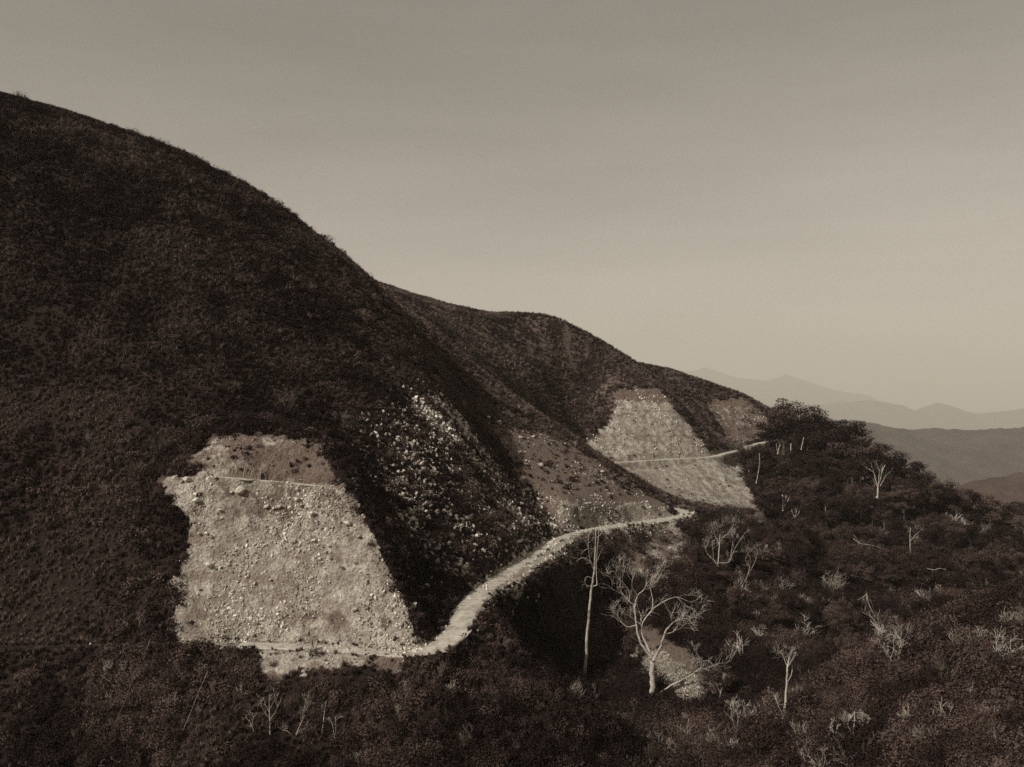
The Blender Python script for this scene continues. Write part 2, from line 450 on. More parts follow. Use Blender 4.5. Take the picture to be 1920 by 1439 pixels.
def simple_mat(name, stops, scale=1.0, detail=4, per_object=0.0, bump=0.0, bump_scale=8.0, rough=.9):
    m, nt, b = new_mat(name)
    b.inputs['Roughness'].default_value = rough
    tc = N(nt, 'ShaderNodeTexCoord').outputs['Object']
    n = noise_node(nt, scale, detail, .65, tc)
    src = n.outputs[0]
    if per_object:
        oi = N(nt, 'ShaderNodeObjectInfo').outputs['Random']
        src = mth(nt, 'ADD', src, mth(nt, 'MULTIPLY', mth(nt, 'SUBTRACT', oi, .5), per_object))
        src = mth(nt, 'ADD', src, N(nt, 'ShaderNodeAttribute', attribute_name='tone', attribute_type='INSTANCER').outputs['Fac'])
    r = ramp(nt, src, stops)
    nt.links.new(r.outputs[0], b.inputs['Base Color'])
    if bump:
        n2 = noise_node(nt, bump_scale, 4, .65, tc)
        bp = N(nt, 'ShaderNodeBump'); bp.inputs['Strength'].default_value = bump; bp.inputs['Distance'].default_value = .15
        nt.links.new(n2.outputs[0], bp.inputs['Height']); nt.links.new(bp.outputs[0], b.inputs['Normal'])
    return m
M_GROUND = ground_material()
M_ROAD = simple_mat('road_earth', [(.28, (.17, .145, .115)), (.45, (.32, .285, .235)), (.6, (.42, .38, .32)), (.75, (.52, .48, .41))], .55, 8, 0, .5, 1.6)
M_STONE = simple_mat('pale_stone', [(.2, (.20, .17, .135)), (.5, (.42, .37, .305)), (.8, (.62, .57, .49))], 1.3, 4, .55, .5, 5)
M_LEAF = simple_mat('scrub_leaf', [(.15, (.012, .0062, .005)), (.5, (.027, .0150, .0120)), (.85, (.085, .056, .045))], .8, 3, .75)
M_GRASS = simple_mat('dry_grass', [(.15, (.014, .008, .006)), (.5, (.044, .028, .0225)), (.85, (.13, .094, .077))], .8, 3, .7)
M_GRASS2 = simple_mat('short_grass', [(.15, (.055, .035, .028)), (.5, (.12, .085, .070)), (.85, (.21, .16, .134))], .8, 3, .5)
M_TREELEAF = simple_mat('tree_leaf', [(.15, (.013, .0066, .0055)), (.5, (.029, .0157, .013)), (.85, (.09, .061, .05))], .35, 3, .7)
M_BARK = simple_mat('bleached_bark', [(.28, (.12, .095, .075)), (.42, (.29, .25, .205)), (.56, (.42, .375, .315)), (.75, (.56, .51, .44))], 1.0, 6, .1, .8, 5)
M_TWIG = simple_mat('dry_twig', [(.2, (.05, .036, .028)), (.5, (.12, .093, .073)), (.8, (.30, .25, .205))], 1.0, 3, .6)
M_TRUNK = simple_mat('forest_bark', [(.25, (.03, .02, .016)), (.5, (.08, .06, .047)), (.8, (.24, .2, .16))], .8, 4, .3, .5, 4)
M_CLOTH_D = simple_mat('dark_cloth', [(.3, (.020, .014, .011)), (.7, (.045, .032, .026))], 4)
M_CLOTH_W = simple_mat('white_cloth', [(.3, (.55, .50, .42)), (.7, (.72, .67, .58))], 4)
M_CLOTH_M = simple_mat('drab_cloth', [(.3, (.12, .09, .07)), (.7, (.20, .16, .13))], 4)
M_SKIN = simple_mat('skin', [(.3, (.10, .066, .05)), (.7, (.15, .10, .078))], 4)
M_HAIR = simple_mat('hair', [(.3, (.012, .008, .007)), (.7, (.02, .014, .011))], 4)
M_HAT = simple_mat('straw_hat', [(.3, (.42, .37, .29)), (.7, (.58, .52, .43))], 6)
M_FAR = simple_mat('far_slope', [(.3, (.030, .018, .0145)), (.6, (.055, .036, .029)), (.8, (.085, .06, .05))], .004, 6)

# ------------------------------------------------------------------ the hillside, cut faces and screes
nr, nc = ZZ.shape
idx = np.arange(nr * nc).reshape(nr, nc)
QUADS = np.stack([idx[:-1, :-1], idx[:-1, 1:], idx[1:, 1:], idx[1:, :-1]], -1).reshape(-1, 4)
VERTS = np.stack([XX, YY, ZZ], -1).reshape(-1, 3)
jn = fbm(XX, YY, .12, 4, 61); jn2 = fbm(XX, .7 * YY + .7 * ZZ, .33, 4, 67)
shoulder = np.where(MK['s1'] > 0, 1 - sstep(2.9, 4.4, MK['d1'] + 3 * jn), 0) * sstep(205, 240, YY)
foot1 = np.where(MK['s1'] < 0, 1 - sstep(2.6, 4.5, MK['d1'] + 2 * jn), 0) * .5 * np.where((MK['u'] > 340) & (MK['u'] < 800) | (YY > 305), 1, .1)
layer = fbm(XX * .03, ZZ, .33, 3, 160)
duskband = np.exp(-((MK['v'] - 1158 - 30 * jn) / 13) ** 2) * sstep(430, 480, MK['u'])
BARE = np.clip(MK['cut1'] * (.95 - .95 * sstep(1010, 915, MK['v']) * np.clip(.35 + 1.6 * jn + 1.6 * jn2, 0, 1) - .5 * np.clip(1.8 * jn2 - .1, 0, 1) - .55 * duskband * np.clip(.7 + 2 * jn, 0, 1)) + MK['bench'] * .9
               + MK['cut1l'] * (.35 + 1.0 * jn) + MK['cut1t'] * (.14 + .6 * jn + .6 * jn2) + MK['spill'] * (.55 + .6 * sstep(600, 520, MK['u']) * sstep(1285, 1250, MK['v']) + 2.0 * jn2) + MK['cut2'] * (.52 + .4 * sstep(790, 835, MK['v']) + 1.5 * layer) + MK['scree'] * .95
               + MK['cut3'] * (.32 + .5 * layer) + MK['tongue'] * 1.0 + MK['road1'] * .8 * sstep(330, 430, MK['u'] + 60 * jn) + MK['road2'] * .95 + MK['bank'] * (.5 + .8 * jn)
               + MK['mottle'] * (.15 + 1.8 * jn2) + shoulder * .95 + foot1 + MK['rub'] * (.14 + .5 * jn) + MK['rub2'] * .3
               + (1 - sstep(2.3, 3.6, MK['d2'])) * .6, 0, 1)
SOIL = np.clip(MK['brown'] * .95 + MK['bank'] * .9 + MK['earth'] + MK['rub'] * (.35 + .5 * jn) + MK['cut1t'] * .8 + MK['cut1l'] * .7 + MK['cut3'] * .8 + MK['mottle'] * .6 + MK['cut2'] + MK['cut1'] + MK['spill'], 0, 1)
def blur(a, rx, ryy):
    for ax, rr in ((1, rx), (0, ryy)):
        k = 2 * rr + 1; pd = [(0, 0), (0, 0)]; pd[ax] = (rr + 1, rr)
        c = np.cumsum(np.pad(a, pd, mode='edge'), axis=ax)
        a = (np.take(c, np.arange(k, c.shape[ax]), ax) - np.take(c, np.arange(0, c.shape[ax] - k), ax)) / k
    return a
BARE = .45 * BARE + .55 * blur(BARE, 5, 6); SOIL = .45 * SOIL + .55 * blur(SOIL, 5, 6)
SOIL_PLANT = SOIL.copy()
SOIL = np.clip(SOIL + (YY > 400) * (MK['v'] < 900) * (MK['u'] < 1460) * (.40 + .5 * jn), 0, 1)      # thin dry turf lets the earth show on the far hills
region = np.zeros(ZZ.shape, int)
for k, nm in ((1, 'cut1'), (1, 'cut1t'), (2, 'cut2'), (3, 'cut3'), (4, 'scree'), (5, 'tongue'), (6, 'rub'), (6, 'rub2')):
    region[MK[nm] > .5] = k
reg_face = np.sort(region.ravel()[QUADS], axis=1)[:, 1]
def terrain_piece(name, sel):
    q = QUADS[sel]
    used = np.unique(q); remap = np.full(nr * nc, -1, np.int32); remap[used] = np.arange(len(used))
    me = mesh_np(name, VERTS[used], remap[q], M_GROUND)
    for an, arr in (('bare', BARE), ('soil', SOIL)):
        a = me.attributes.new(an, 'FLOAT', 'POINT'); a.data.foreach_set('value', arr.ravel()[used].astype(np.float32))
    return link(name, me, kind='structure')
terrain_piece('hillside', reg_face == 0)
for k, nm in ((1, 'cut_slope'), (2, 'cut_slope'), (3, 'cut_slope'), (4, 'scree_slope'), (5, 'spoil_slope'), (6, 'rubble_slope')):
    terrain_piece(nm, reg_face == k)

def road_strip(name, line, hw, mat, wob=.6):
    pts = np.array(densify([tuple(p) for p in line], 1.2))
    t = np.gradient(pts[:, :2], axis=0); t /= np.linalg.norm(t, axis=1)[:, None] + 1e-9
    nrm = np.stack([t[:, 1], -t[:, 0]], 1)
    k = 9; vs = []
    sarc = np.r_[0, np.cumsum(np.hypot(*np.diff(pts[:, :2], axis=0).T))]
    for j in range(k):
        f = j / (k - 1) * 2 - 1
        e = hw * f + (wob * 2 * fbm(sarc, sarc * 0 + j * 3.3 * (abs(f) > .9), .35, 3, 70 + j) if abs(f) > .9 else 0)
        rut = -.06 * np.exp(-((abs(f) - .42) / .12) ** 2) + .05 * (1 - f * f)
        z = pts[:, 2] + rut + .06 * fbm(sarc, sarc * 0 + f * 5, .5, 3, 80)
        if abs(f) > .99: z = z - .22
        vs.append(np.stack([pts[:, 0] + nrm[:, 0] * e, pts[:, 1] + nrm[:, 1] * e, z], 1))
    V = np.stack(vs, 1).reshape(-1, 3)
    nn = len(pts); ii = np.arange(nn * k).reshape(nn, k)
    F = np.stack([ii[:-1, :-1], ii[:-1, 1:], ii[1:, 1:], ii[1:, :-1]], -1).reshape(-1, 4)
    return link(name, mesh_np(name, V, F, mat), kind='structure')
road_strip('road', road1[19:], HW1, M_ROAD)
road_strip('road', road2, HW2, M_ROAD)
bench_line = np.array(densify([tuple(q) for q in BENCH], 1.5)); bench_line[:, 1] += .8 * fbm(bench_line[:, 0], bench_line[:, 0] * 0, .3, 3, 190)
bench_line[:, 2] = height(bench_line[:, 0], bench_line[:, 1]) + .10
road_strip('bench_path', bench_line[1:-2], .42, M_ROAD, .55)

# ------------------------------------------------------------------ far country
def valley_sheet():
    k = 90; ys = np.geomspace(700, 140000, k)
    us = np.linspace(-2600, 4500, 70)
    U, Yy = np.meshgrid(us, ys)
    X = (U - CU) / FPX * Yy
    Z = -370 - 1100 * sstep(2500, 14000, Yy) + 30 * fbm(X, Yy, 1 / 900, 4, 90)
    ii = np.arange(X.size).reshape(X.shape)
    F = np.stack([ii[:-1, :-1], ii[:-1, 1:], ii[1:, 1:], ii[1:, :-1]], -1).reshape(-1, 4)
    return link('valley_floor', mesh_np('valley_floor', np.stack([X, Yy, Z], -1).reshape(-1, 3), F, M_FAR), kind='structure')
valley_sheet()
def ridge(name, crest, Y, depth, base, amp, nx, ny, seed, bump=0.0, bf=1 / 40, back=1.0):
    cu_ = np.array([c[0] for c in crest], float); cv_ = np.array([c[1] for c in crest], float)
    xs = np.linspace((cu_[0] - CU) / FPX * Y, (cu_[-1] - CU) / FPX * Y, nx)
    t = np.linspace(-1, back, ny)
    X, T = np.meshgrid(xs, t)
    cz = -(np.interp(CU + FPX * xs / Y, cu_, cv_) - HV) / FPX * Y
    cz = cz + .0022 * Y * fbm(xs, xs * 0, 9.0 / (xs[-1] - xs[0]) * 3, 4, seed + 60)
    cz = np.broadcast_to(cz, X.shape)
    Yy = Y + T * depth + depth * .25 * fbm(X, X * 0, 1.2 / depth, 3, seed)
    rid = 1 - np.abs(2 * fbm(X + .35 * T * depth, T * depth * .45, 2.6 / depth, 5, seed + 3, .55))
    prof = 1 - np.abs(T) ** 1.15
    Z = base + (cz - base) * np.clip(prof, 0, 1) + amp * (rid - .75) * np.clip(np.abs(T) * 1.8, 0, 1) * (1 - np.abs(T) * .5)
    if bump: Z = Z + bump * (1.2 * fbm(X, Yy, bf, 3, seed + 9) + .25 * np.abs(fbm(X, Yy, bf * .25, 2, seed + 19)))
    ii = np.arange(X.size).reshape(X.shape)
    F = np.stack([ii[:-1, :-1], ii[:-1, 1:], ii[1:, 1:], ii[1:, :-1]], -1).reshape(-1, 4)
    o = link(name, mesh_np(name, np.stack([X, Yy, Z], -1).reshape(-1, 3), F, M_FAR), kind='structure')
    return o, X, Yy, Z
ridge('mountain', [(500,745),(800,728),(1000,715),(1180,704),(1250,698),(1292,693),(1320,690),(1345,698),(1400,709),(1432,714),(1475,705),(1500,712),(1540,724),(1580,732),(1625,742),(1670,768),(1720,800),(1800,815)], 62000, 9500, -1500, 1000, 420, 90, 5)
ridge('mountain', [(1180,812),(1300,800),(1400,786),(1480,768),(1560,756),(1640,752),(1690,758),(1718,771),(1740,761),(1762,755),(1785,760),(1810,770),(1835,777),(1862,774),(1930,765),(2060,782),(2300,760),(2600,790)], 43000, 5600, -1500, 520, 420, 90, 15)
_, FX, FY, FZ = ridge('wooded_ridge', [(900,835),(1200,806),(1450,792),(1580,791),(1650,794),(1700,803),(1738,809),(1790,806),(1862,811),(1960,802),(2200,812),(2700,800)], 8800, 3000, -1000, 130, 560, 220, 25, 12, 1 / 60)
ridge('wooded_ridge', [(1500,985),(1700,955),(1790,922),(1830,903),(1880,893),(1960,880),(2100,888),(2400,870)], 2000, 620, -360, 16, 300, 120, 45, 5, 1 / 22)

# ------------------------------------------------------------------ small builders for plants and stones
class MB:
    def __init__(self): self.v = []; self.f = []
    def tube(self, path, rad, sides=6, cap=True):
        path = [Vector(p) for p in path]; n0 = len(self.v); k = len(path)
        ref = Vector((0.3, 1, 0.2)).normalized()
        for i, p in enumerate(path):
            t = (path[min(i + 1, k - 1)] - path[max(i - 1, 0)])
            t = t.normalized() if t.length > 1e-9 else Vector((0, 0, 1))
            a = t.cross(ref); a = a.normalized() if a.length > 1e-4 else t.orthogonal().normalized()
            b = t.cross(a)
            for s in range(sides):
                an = 2 * math.pi * s / sides
                self.v.append(p + (a * math.cos(an) + b * math.sin(an)) * rad[i])
        for i in range(k - 1):
            for s in range(sides):
                q = n0 + i * sides
                self.f.append((q + s, q + (s + 1) % sides, q + sides + (s + 1) % sides, q + sides + s))
        if cap:
            self.f.append(tuple(n0 + (k - 1) * sides + s for s in range(sides)))
    def leaf(self, c, size, nrm, rnd, asp=.55):
        nrm = nrm.normalized(); a = nrm.orthogonal().normalized(); a.rotate(Matrix.Rotation(rnd.uniform(0, 6.28), 3, nrm)); b = nrm.cross(a)
        n0 = len(self.v); w = size * asp
        self.v += [c - a * size * .5, c + b * w * .5 + a * size * .06, c + a * size * .5 - nrm * size * .12, c - b * w * .5 + a * size * .06]
        self.f.append((n0, n0 + 1, n0 + 2, n0 + 3))
    def mesh(self, name, mat, smooth=False):
        me = bpy.data.meshes.new(name); me.from_pydata([tuple(v) for v in self.v], [], self.f)
        if smooth: me.polygons.foreach_set('use_smooth', [True] * len(me.polygons))
        me.materials.append(mat); me.update(); return me
def rvec(rnd):
    while True:
        v = Vector((rnd.uniform(-1, 1), rnd.uniform(-1, 1), rnd.uniform(-1, 1)))
        if .05 < v.length < 1: return v.normalized()

SRC = bpy.data.collections.new('scatter_sources')       # never linked: only read by the scatter nodes
def src(mesh):
    o = bpy.data.objects.new(mesh.name, mesh); return o
def shrub_mesh(seed, n=150, flat=.75, ls=(.14, .30)):
    rnd = random.Random(seed); mb = MB()
    lobes = [(Vector((rnd.uniform(-.55, .55), rnd.uniform(-.55, .55), rnd.uniform(.25, .65) * flat)), rnd.uniform(.3, .55)) for _ in range(7)]
    for i in range(n):
        c, r = rnd.choice(lobes); d = rvec(rnd); p = c + d * r * rnd.uniform(.55, 1.0)
        if p.z < .02: p.z = abs(p.z) + .02
        mb.leaf(p, rnd.uniform(*ls), (d + Vector((0, 0, .5)) + rvec(rnd) * .8), rnd, .6)
    return mb.mesh('shrub_clump', M_LEAF)
def tuft_mesh(seed, n=46, mat=None):
    rnd = random.Random(seed); mb = MB()
    for i in range(n):
        a = rnd.uniform(0, 6.28); r = rnd.uniform(0, .35); h = rnd.uniform(.5, 1.15); l = rnd.uniform(.1, .65)
        b = Vector((math.cos(a) * r, math.sin(a) * r, 0)); d = Vector((math.cos(a), math.sin(a), 0)); s = Vector((-d.y, d.x, 0)) * rnd.uniform(.03, .06)
        t = b + d * l + Vector((0, 0, h)); m = b + d * l * .35 + Vector((0, 0, h * .6)); n0 = len(mb.v)
        mb.v += [b - s, b + s, m + s * .8, m - s * .8, t]
        mb.f += [(n0, n0 + 1, n0 + 2, n0 + 3), (n0 + 3, n0 + 2, n0 + 4)]
    return mb.mesh('grass_tuft', mat or M_GRASS)
def grow(mb, p, d, length, rad, level, rnd, gnarl=.25, up=.12, sides=5, kids=3, minr=.012):
    seg = 4; path = [p.copy()]; rr = [rad]; dd = d.normalized(); q = p.copy()
    for i in range(seg):
        dd = (dd + rvec(rnd) * gnarl + Vector((0, 0, up))).normalized(); q = q + dd * length / seg
        path.append(q.copy()); rr.append(max(minr, rad * (1 - .72 * (i + 1) / seg)))
    mb.tube(path, rr, sides if level > 1 else 3, cap=False)
    if level > 0:
        for k in range(kids + (1 if rnd.random() < .5 else 0)):
            t = rnd.uniform(.35, 1.0) * seg; i = min(int(t), seg - 1); b = path[i].lerp(path[i + 1], t - i)
            nd = (dd + rvec(rnd) * .95).normalized()
            grow(mb, b, nd, length * rnd.uniform(.45, .72), max(minr, rr[i] * .58), level - 1, rnd, gnarl, up, sides, kids, minr)
    return path
def twig_mesh(seed, mat=None, r=.035):
    rnd = random.Random(seed); mb = MB()
    for i in range(5):
        d = Vector((rnd.uniform(-.7, .7), rnd.uniform(-.7, .7), 1))
        grow(mb, Vector((rnd.uniform(-.12, .12), rnd.uniform(-.12, .12), -.05)), d, rnd.uniform(.6, 1.0), r, 2, rnd, .3, .1, 3, 3, .009 if mat is None else .005)
    return mb.mesh('dry_shrub', mat or M_TWIG)
def stone_mesh(seed, sub=1, rough=.3):
    """angular broken stone: hull of a few random points, larger ones with chipped edges"""
    rnd = random.Random(seed); bm = bmesh.new()
    sc = Vector((rnd.uniform(.45, .62), rnd.uniform(.38, .52), rnd.uniform(.3, .44)))
    for _ in range(11 if sub == 1 else 20):
        d = rvec(rnd) * rnd.uniform(.85, 1.05); bm.verts.new((d.x * sc.x, d.y * sc.y, d.z * sc.z))
    r = bmesh.ops.convex_hull(bm, input=bm.verts)
    bmesh.ops.delete(bm, geom=[g for g in r['geom_interior'] if isinstance(g, bmesh.types.BMVert)], context='VERTS')
    if sub > 1: bmesh.ops.bevel(bm, geom=list(bm.edges), offset=.035, segments=1, affect='EDGES')
    me = bpy.data.meshes.new('stone'); bm.to_mesh(me); bm.free(); me.materials.append(M_STONE); return me
SHRUBS = [shrub_mesh(100 + i) for i in range(5)]
BUSHES = [shrub_mesh(130 + i, 460, .8, (.065, .15)) for i in range(6)]
TUFTS = [tuft_mesh(200 + i) for i in range(4)]
TUFTS2 = [tuft_mesh(220 + i, 46, M_GRASS2) for i in range(4)]
TWIGS = [twig_mesh(300 + i) for i in range(4)]
STONES = [stone_mesh(400 + i) for i in range(9)]

def scatter(name, pts, scl, variants, label, cat, seed, tilt=.15, fullrot=False, tone0=0.0):
    pts = np.asarray(pts, np.float32); n = len(pts); r = np.random.default_rng(seed + 9000)
    me = bpy.data.meshes.new(name); me.vertices.add(n); me.vertices.foreach_set('co', pts.ravel())
    rot = r.uniform(-tilt, tilt, (n, 3)); rot[:, 2] = r.uniform(0, 6.283, n)
    if fullrot: rot = r.uniform(0, 6.283, (n, 3))
    s3 = np.asarray(scl, np.float32)
    if s3.ndim == 1: s3 = np.repeat(s3[:, None], 3, 1)
    a = me.attributes.new('rot', 'FLOAT_VECTOR', 'POINT'); a.data.foreach_set('vector', rot.astype(np.float32).ravel())
    a = me.attributes.new('scl', 'FLOAT_VECTOR', 'POINT'); a.data.foreach_set('vector', s3.astype(np.float32).ravel())
    px, py = pts[:, 0].astype(float), pts[:, 1].astype(float)      # neighbouring plants are alike: species and dryness change in patches
    tone = tone0 + .75 * fbm(px, py, .03, 3, 170) + .6 * fbm(px, py, .13, 3, 175) + .45 * (r.random(n) > .955)
    a = me.attributes.new('tone', 'FLOAT', 'POINT'); a.data.foreach_set('value', tone.astype(np.float32))
    a = me.attributes.new('pick', 'INT', 'POINT'); a.data.foreach_set('value', r.integers(0, len(variants), n).astype(np.int32))
    col = bpy.data.collections.new(name + '_sources')
    for v in variants: col.objects.link(bpy.data.objects.new(v.name, v))
    ng = bpy.data.node_groups.new(name + '_scatter', 'GeometryNodeTree')
    ng.interface.new_socket('Geometry', in_out='INPUT', socket_type='NodeSocketGeometry')
    ng.interface.new_socket('Geometry', in_out='OUTPUT', socket_type='NodeSocketGeometry')
    gi = ng.nodes.new('NodeGroupInput'); go = ng.nodes.new('NodeGroupOutput')
    ip = ng.nodes.new('GeometryNodeInstanceOnPoints'); ci = ng.nodes.new('GeometryNodeCollectionInfo')
    ci.inputs['Collection'].default_value = col; ci.inputs['Separate Children'].default_value = True; ci.inputs['Reset Children'].default_value = True
    def na(nm, ty):
        x = ng.nodes.new('GeometryNodeInputNamedAttribute'); x.data_type = ty; x.inputs['Name'].default_value = nm; return x.outputs['Attribute']
    e2r = ng.nodes.new('FunctionNodeEulerToRotation')
    L = ng.links.new
    L(gi.outputs[0], ip.inputs['Points']); L(ci.outputs[0], ip.inputs['Instance']); ip.inputs['Pick Instance'].default_value = True
    L(na('pick', 'INT'), ip.inputs['Instance Index']); L(na('rot', 'FLOAT_VECTOR'), e2r.inputs[0]); L(e2r.outputs[0], ip.inputs['Rotation'])
    L(na('scl', 'FLOAT_VECTOR'), ip.inputs['Scale']); L(ip.outputs[0], go.inputs[0])
    o = link(name, me, kind='stuff', label=label, category=cat)
    md = o.modifiers.new('scatter', 'NODES'); md.node_group = ng
    return o

# sampling the ground by weight (weight per square metre)
CELL = np.zeros(ZZ.shape)
CELL[:-1, :-1] = (np.diff(XX, axis=1)[:-1, :] * np.diff(YY, axis=0)[:, :-1])
GZX = np.zeros(ZZ.shape); GZX[:-1, :-1] = np.diff(ZZ, axis=1)[:-1] / np.diff(XX, axis=1)[:-1]
CELL *= np.sqrt(1 + np.minimum(GZX, 3) ** 2)
def sample(weight, seed, cap=60000):
    r = np.random.default_rng(seed)
    lam = (weight * CELL)
    tot = lam.sum()
    nn = int(min(tot, cap))
    p = (lam / tot).ravel(); cs = np.cumsum(p)
    k = np.clip(np.searchsorted(cs, r.random(nn)), 0, len(cs) - 1)
    j, i = np.unravel_index(k, ZZ.shape)
    j = np.clip(j, 0, nr - 2); i = np.clip(i, 0, nc - 2)
    fy = r.random(nn); fx = r.random(nn)
    y = ry[j] + fy * (ry[j + 1] - ry[j]); u = cu[i] + fx * (cu[i + 1] - cu[i]); x = (u - CU) / FPX * y
    return np.stack([x, y, height(x, y)], 1), j, i
VIEW = ((MK['u'] > -140) & (MK['u'] < 2060) & (RV < 1560) & (YY > 132) & (YY < 765)).astype(float)
# ground lying in dead ground behind a crest carries fewer plants
DEAD = RV > np.minimum.accumulate(np.where(YY > 150, RV, 9e9), axis=0) + 45
CLEAR = VIEW * np.where(DEAD, .2, 1) * np.where((MK['d1'] < HW1 - .4 + 1.0 * (MK['u'] > 420)) | (MK['d2'] < HW2 + 1.2), 0, 1)
VEGFREE = np.clip(BARE * 1.15 + SOIL_PLANT * 1.0, 0, 1)
patch = fbm(XX, YY, .035, 4, 130); patch2 = fbm(XX, YY, .10, 3, 140)
valley = np.clip(sstep(1060, 1300, MK['u'] + .25 * (MK['v'] - 1000)) * sstep(960, 1050, MK['v'] + .2 * (MK['u'] - 1300)), 0, 1)
fore = sstep(1235, 1300, MK['v']) * (YY < 260)
def sizes(n, lo, hi, seed, pw=2.2):
    r = np.random.default_rng(seed + 5000); return lo + (hi - lo) * r.random(n) ** pw
free = CLEAR * (1 - VEGFREE)
nearh = free * (YY < 400) * (1 - valley); midh = free * (YY >= 380) * (1 - valley)
p, j, i = sample(nearh * np.clip(.12 + 1.8 * patch + .9 * patch2, .02, 1.2), 1, 30000)
scatter('scrub', p - [0, 0, .1], sizes(len(p), .5, 2.6, 1, 3.2), SHRUBS, 'dark low leafy scrub covering the near hillside', 'scrub', 1)
p, j, i = sample(nearh * np.clip(2.2 + 1.2 * patch2, .5, 3.4), 2, 110000)
scatter('grass', p - [0, 0, .05], sizes(len(p), .45, 1.25, 2, 1.5), TUFTS, 'dry tufted grass between the scrub on the near hillside', 'grass', 2)
p, j, i = sample(nearh * np.clip(.006 + .04 * patch, .001, 1), 3, 2500)
scatter('dry_brush', p - [0, 0, .1], sizes(len(p), .9, 2.4, 3), TWIGS, 'thin leafless brush on the near hillside', 'brush', 3)
p, j, i = sample(midh * np.clip(.55 + .6 * patch2, .05, 1.2), 4, 40000)
scatter('grass', p - [0, 0, .1], sizes(len(p), .8, 2.0, 4, 1.5), TUFTS2, 'short grass on the rounded hills beyond the gully', 'grass', 4)
p, j, i = sample(nearh * np.clip(3.2 * patch + 1.5 * patch2 - .35, 0, 1) * .12, 12, 1400)
scatter('bushes', p - [0, 0, .25], sizes(len(p), 1.2, 3.6, 12, 2.0), BUSHES, 'scattered larger bushes in the folds of the near hillside', 'bushes', 12)
dense = inpoly(MK['u'], MK['v'], [(980,700),(1060,690),(1140,735),(1146,800),(1088,842),(1030,800)]) * 1.0
p, j, i = sample(midh * np.clip(.08 + .5 * patch + .3 * patch2 + .7 * dense, .01, 1), 5, 16000)
scatter('scrub', p - [0, 0, .1], sizes(len(p), .7, 2.2, 5), SHRUBS, 'scrub on the rounded hills beyond the gully', 'scrub', 5)
valw = free * valley
p, j, i = sample(valw * np.clip(.6 + .8 * patch + .3 * patch2, .12, 1.4), 6, 42000)
sc = sizes(len(p), 1.0, 3.8, 6, 1.8)
scatter('undergrowth', p - [0, 0, .2], np.stack([sc, sc, sc * 1.15], 1), BUSHES, 'tangled dark undergrowth filling the valley on the right', 'undergrowth', 6, tone0=-.13)
p, j, i = sample(valw * (MK['u'] > 1330) * (MK['v'] < 1260) * np.clip(.25 + 2.5 * patch2, 0, 1) * .012, 13, 260)
scatter('dead_branches', p + [0, 0, .6], sizes(len(p), 2.2, 5.5, 13), [twig_mesh(330 + q, M_BARK, .022) for q in range(4)], 'pale dead branches tangled in the dark valley growth', 'branches', 13, tilt=.7)
p, j, i = sample((valw + free * fore * .9) * np.clip(.022 + .08 * patch, .002, 1), 7, 3500)
scatter('dry_brush', p - [0, 0, .2], sizes(len(p), 1.2, 3.4, 7), TWIGS, 'leafless brush in the valley and along the foreground slope', 'brush', 7)
p, j, i = sample(free * fore * np.clip(.35 + .6 * patch, .05, 1), 8, 12000)
sc = sizes(len(p), 1.0, 3.2, 8)
scatter('undergrowth', p - [0, 0, .2], np.stack([sc, sc, sc * 1.2], 1), BUSHES, 'bushes on the foreground slope below the lower road', 'undergrowth', 8, tone0=-.05)
# sparse plants holding on in the bare ground
p, j, i = sample(CLEAR * VEGFREE * (MK['cut1'] * .03 + MK['cut1t'] * .12 + MK['rub'] * .42 * np.clip(.5 + 2 * patch2, 0, 1.5) + MK['spill'] * .16 + MK['mottle'] * .22 + MK['scree'] * .02 + MK['cut2'] * .04 + MK['cut3'] * .05 + MK['brown'] * .03), 9, 5000)
scatter('scrub', p - [0, 0, .1], sizes(len(p), .35, 1.3, 9), SHRUBS, 'sparse small plants on the bare cut and rubble slopes', 'scrub', 9)

cutm = np.clip(MK['cut1'] + MK['cut1t'] + MK['cut1l'] + MK['cut2'] + MK['cut3'], 0, 1)
rim = np.clip(blur(cutm, 4, 4) * 3, 0, 1) * (1 - cutm)
p, j, i = sample(CLEAR * rim * .8, 10, 3000)
scatter('scrub', p - [0, 0, .2], sizes(len(p), .6, 2.6, 10, 1.6), SHRUBS, 'ragged bushes hanging over the rims of the cuttings', 'scrub', 10)
verge = VIEW * (MK['u'] > 380) * (sstep(HW1 - 1.0, HW1 - .2, MK['d1']) * (1 - sstep(HW1 + .8, HW1 + 2, MK['d1'])))
p, j, i = sample(verge * np.clip(.5 + 2.4 * patch2, .02, 1.6) + VIEW * inpoly(MK['u'], MK['v'], [(1278,966),(1330,958),(1345,990),(1290,992)]) * (YY > 300) * (YY < 400) * .9, 11, 2500)
scatter('grass', p - [0, 0, .05], sizes(len(p), .3, .95, 11, 1.5), TUFTS, 'weeds and tufts along the ragged road edges', 'grass', 11)
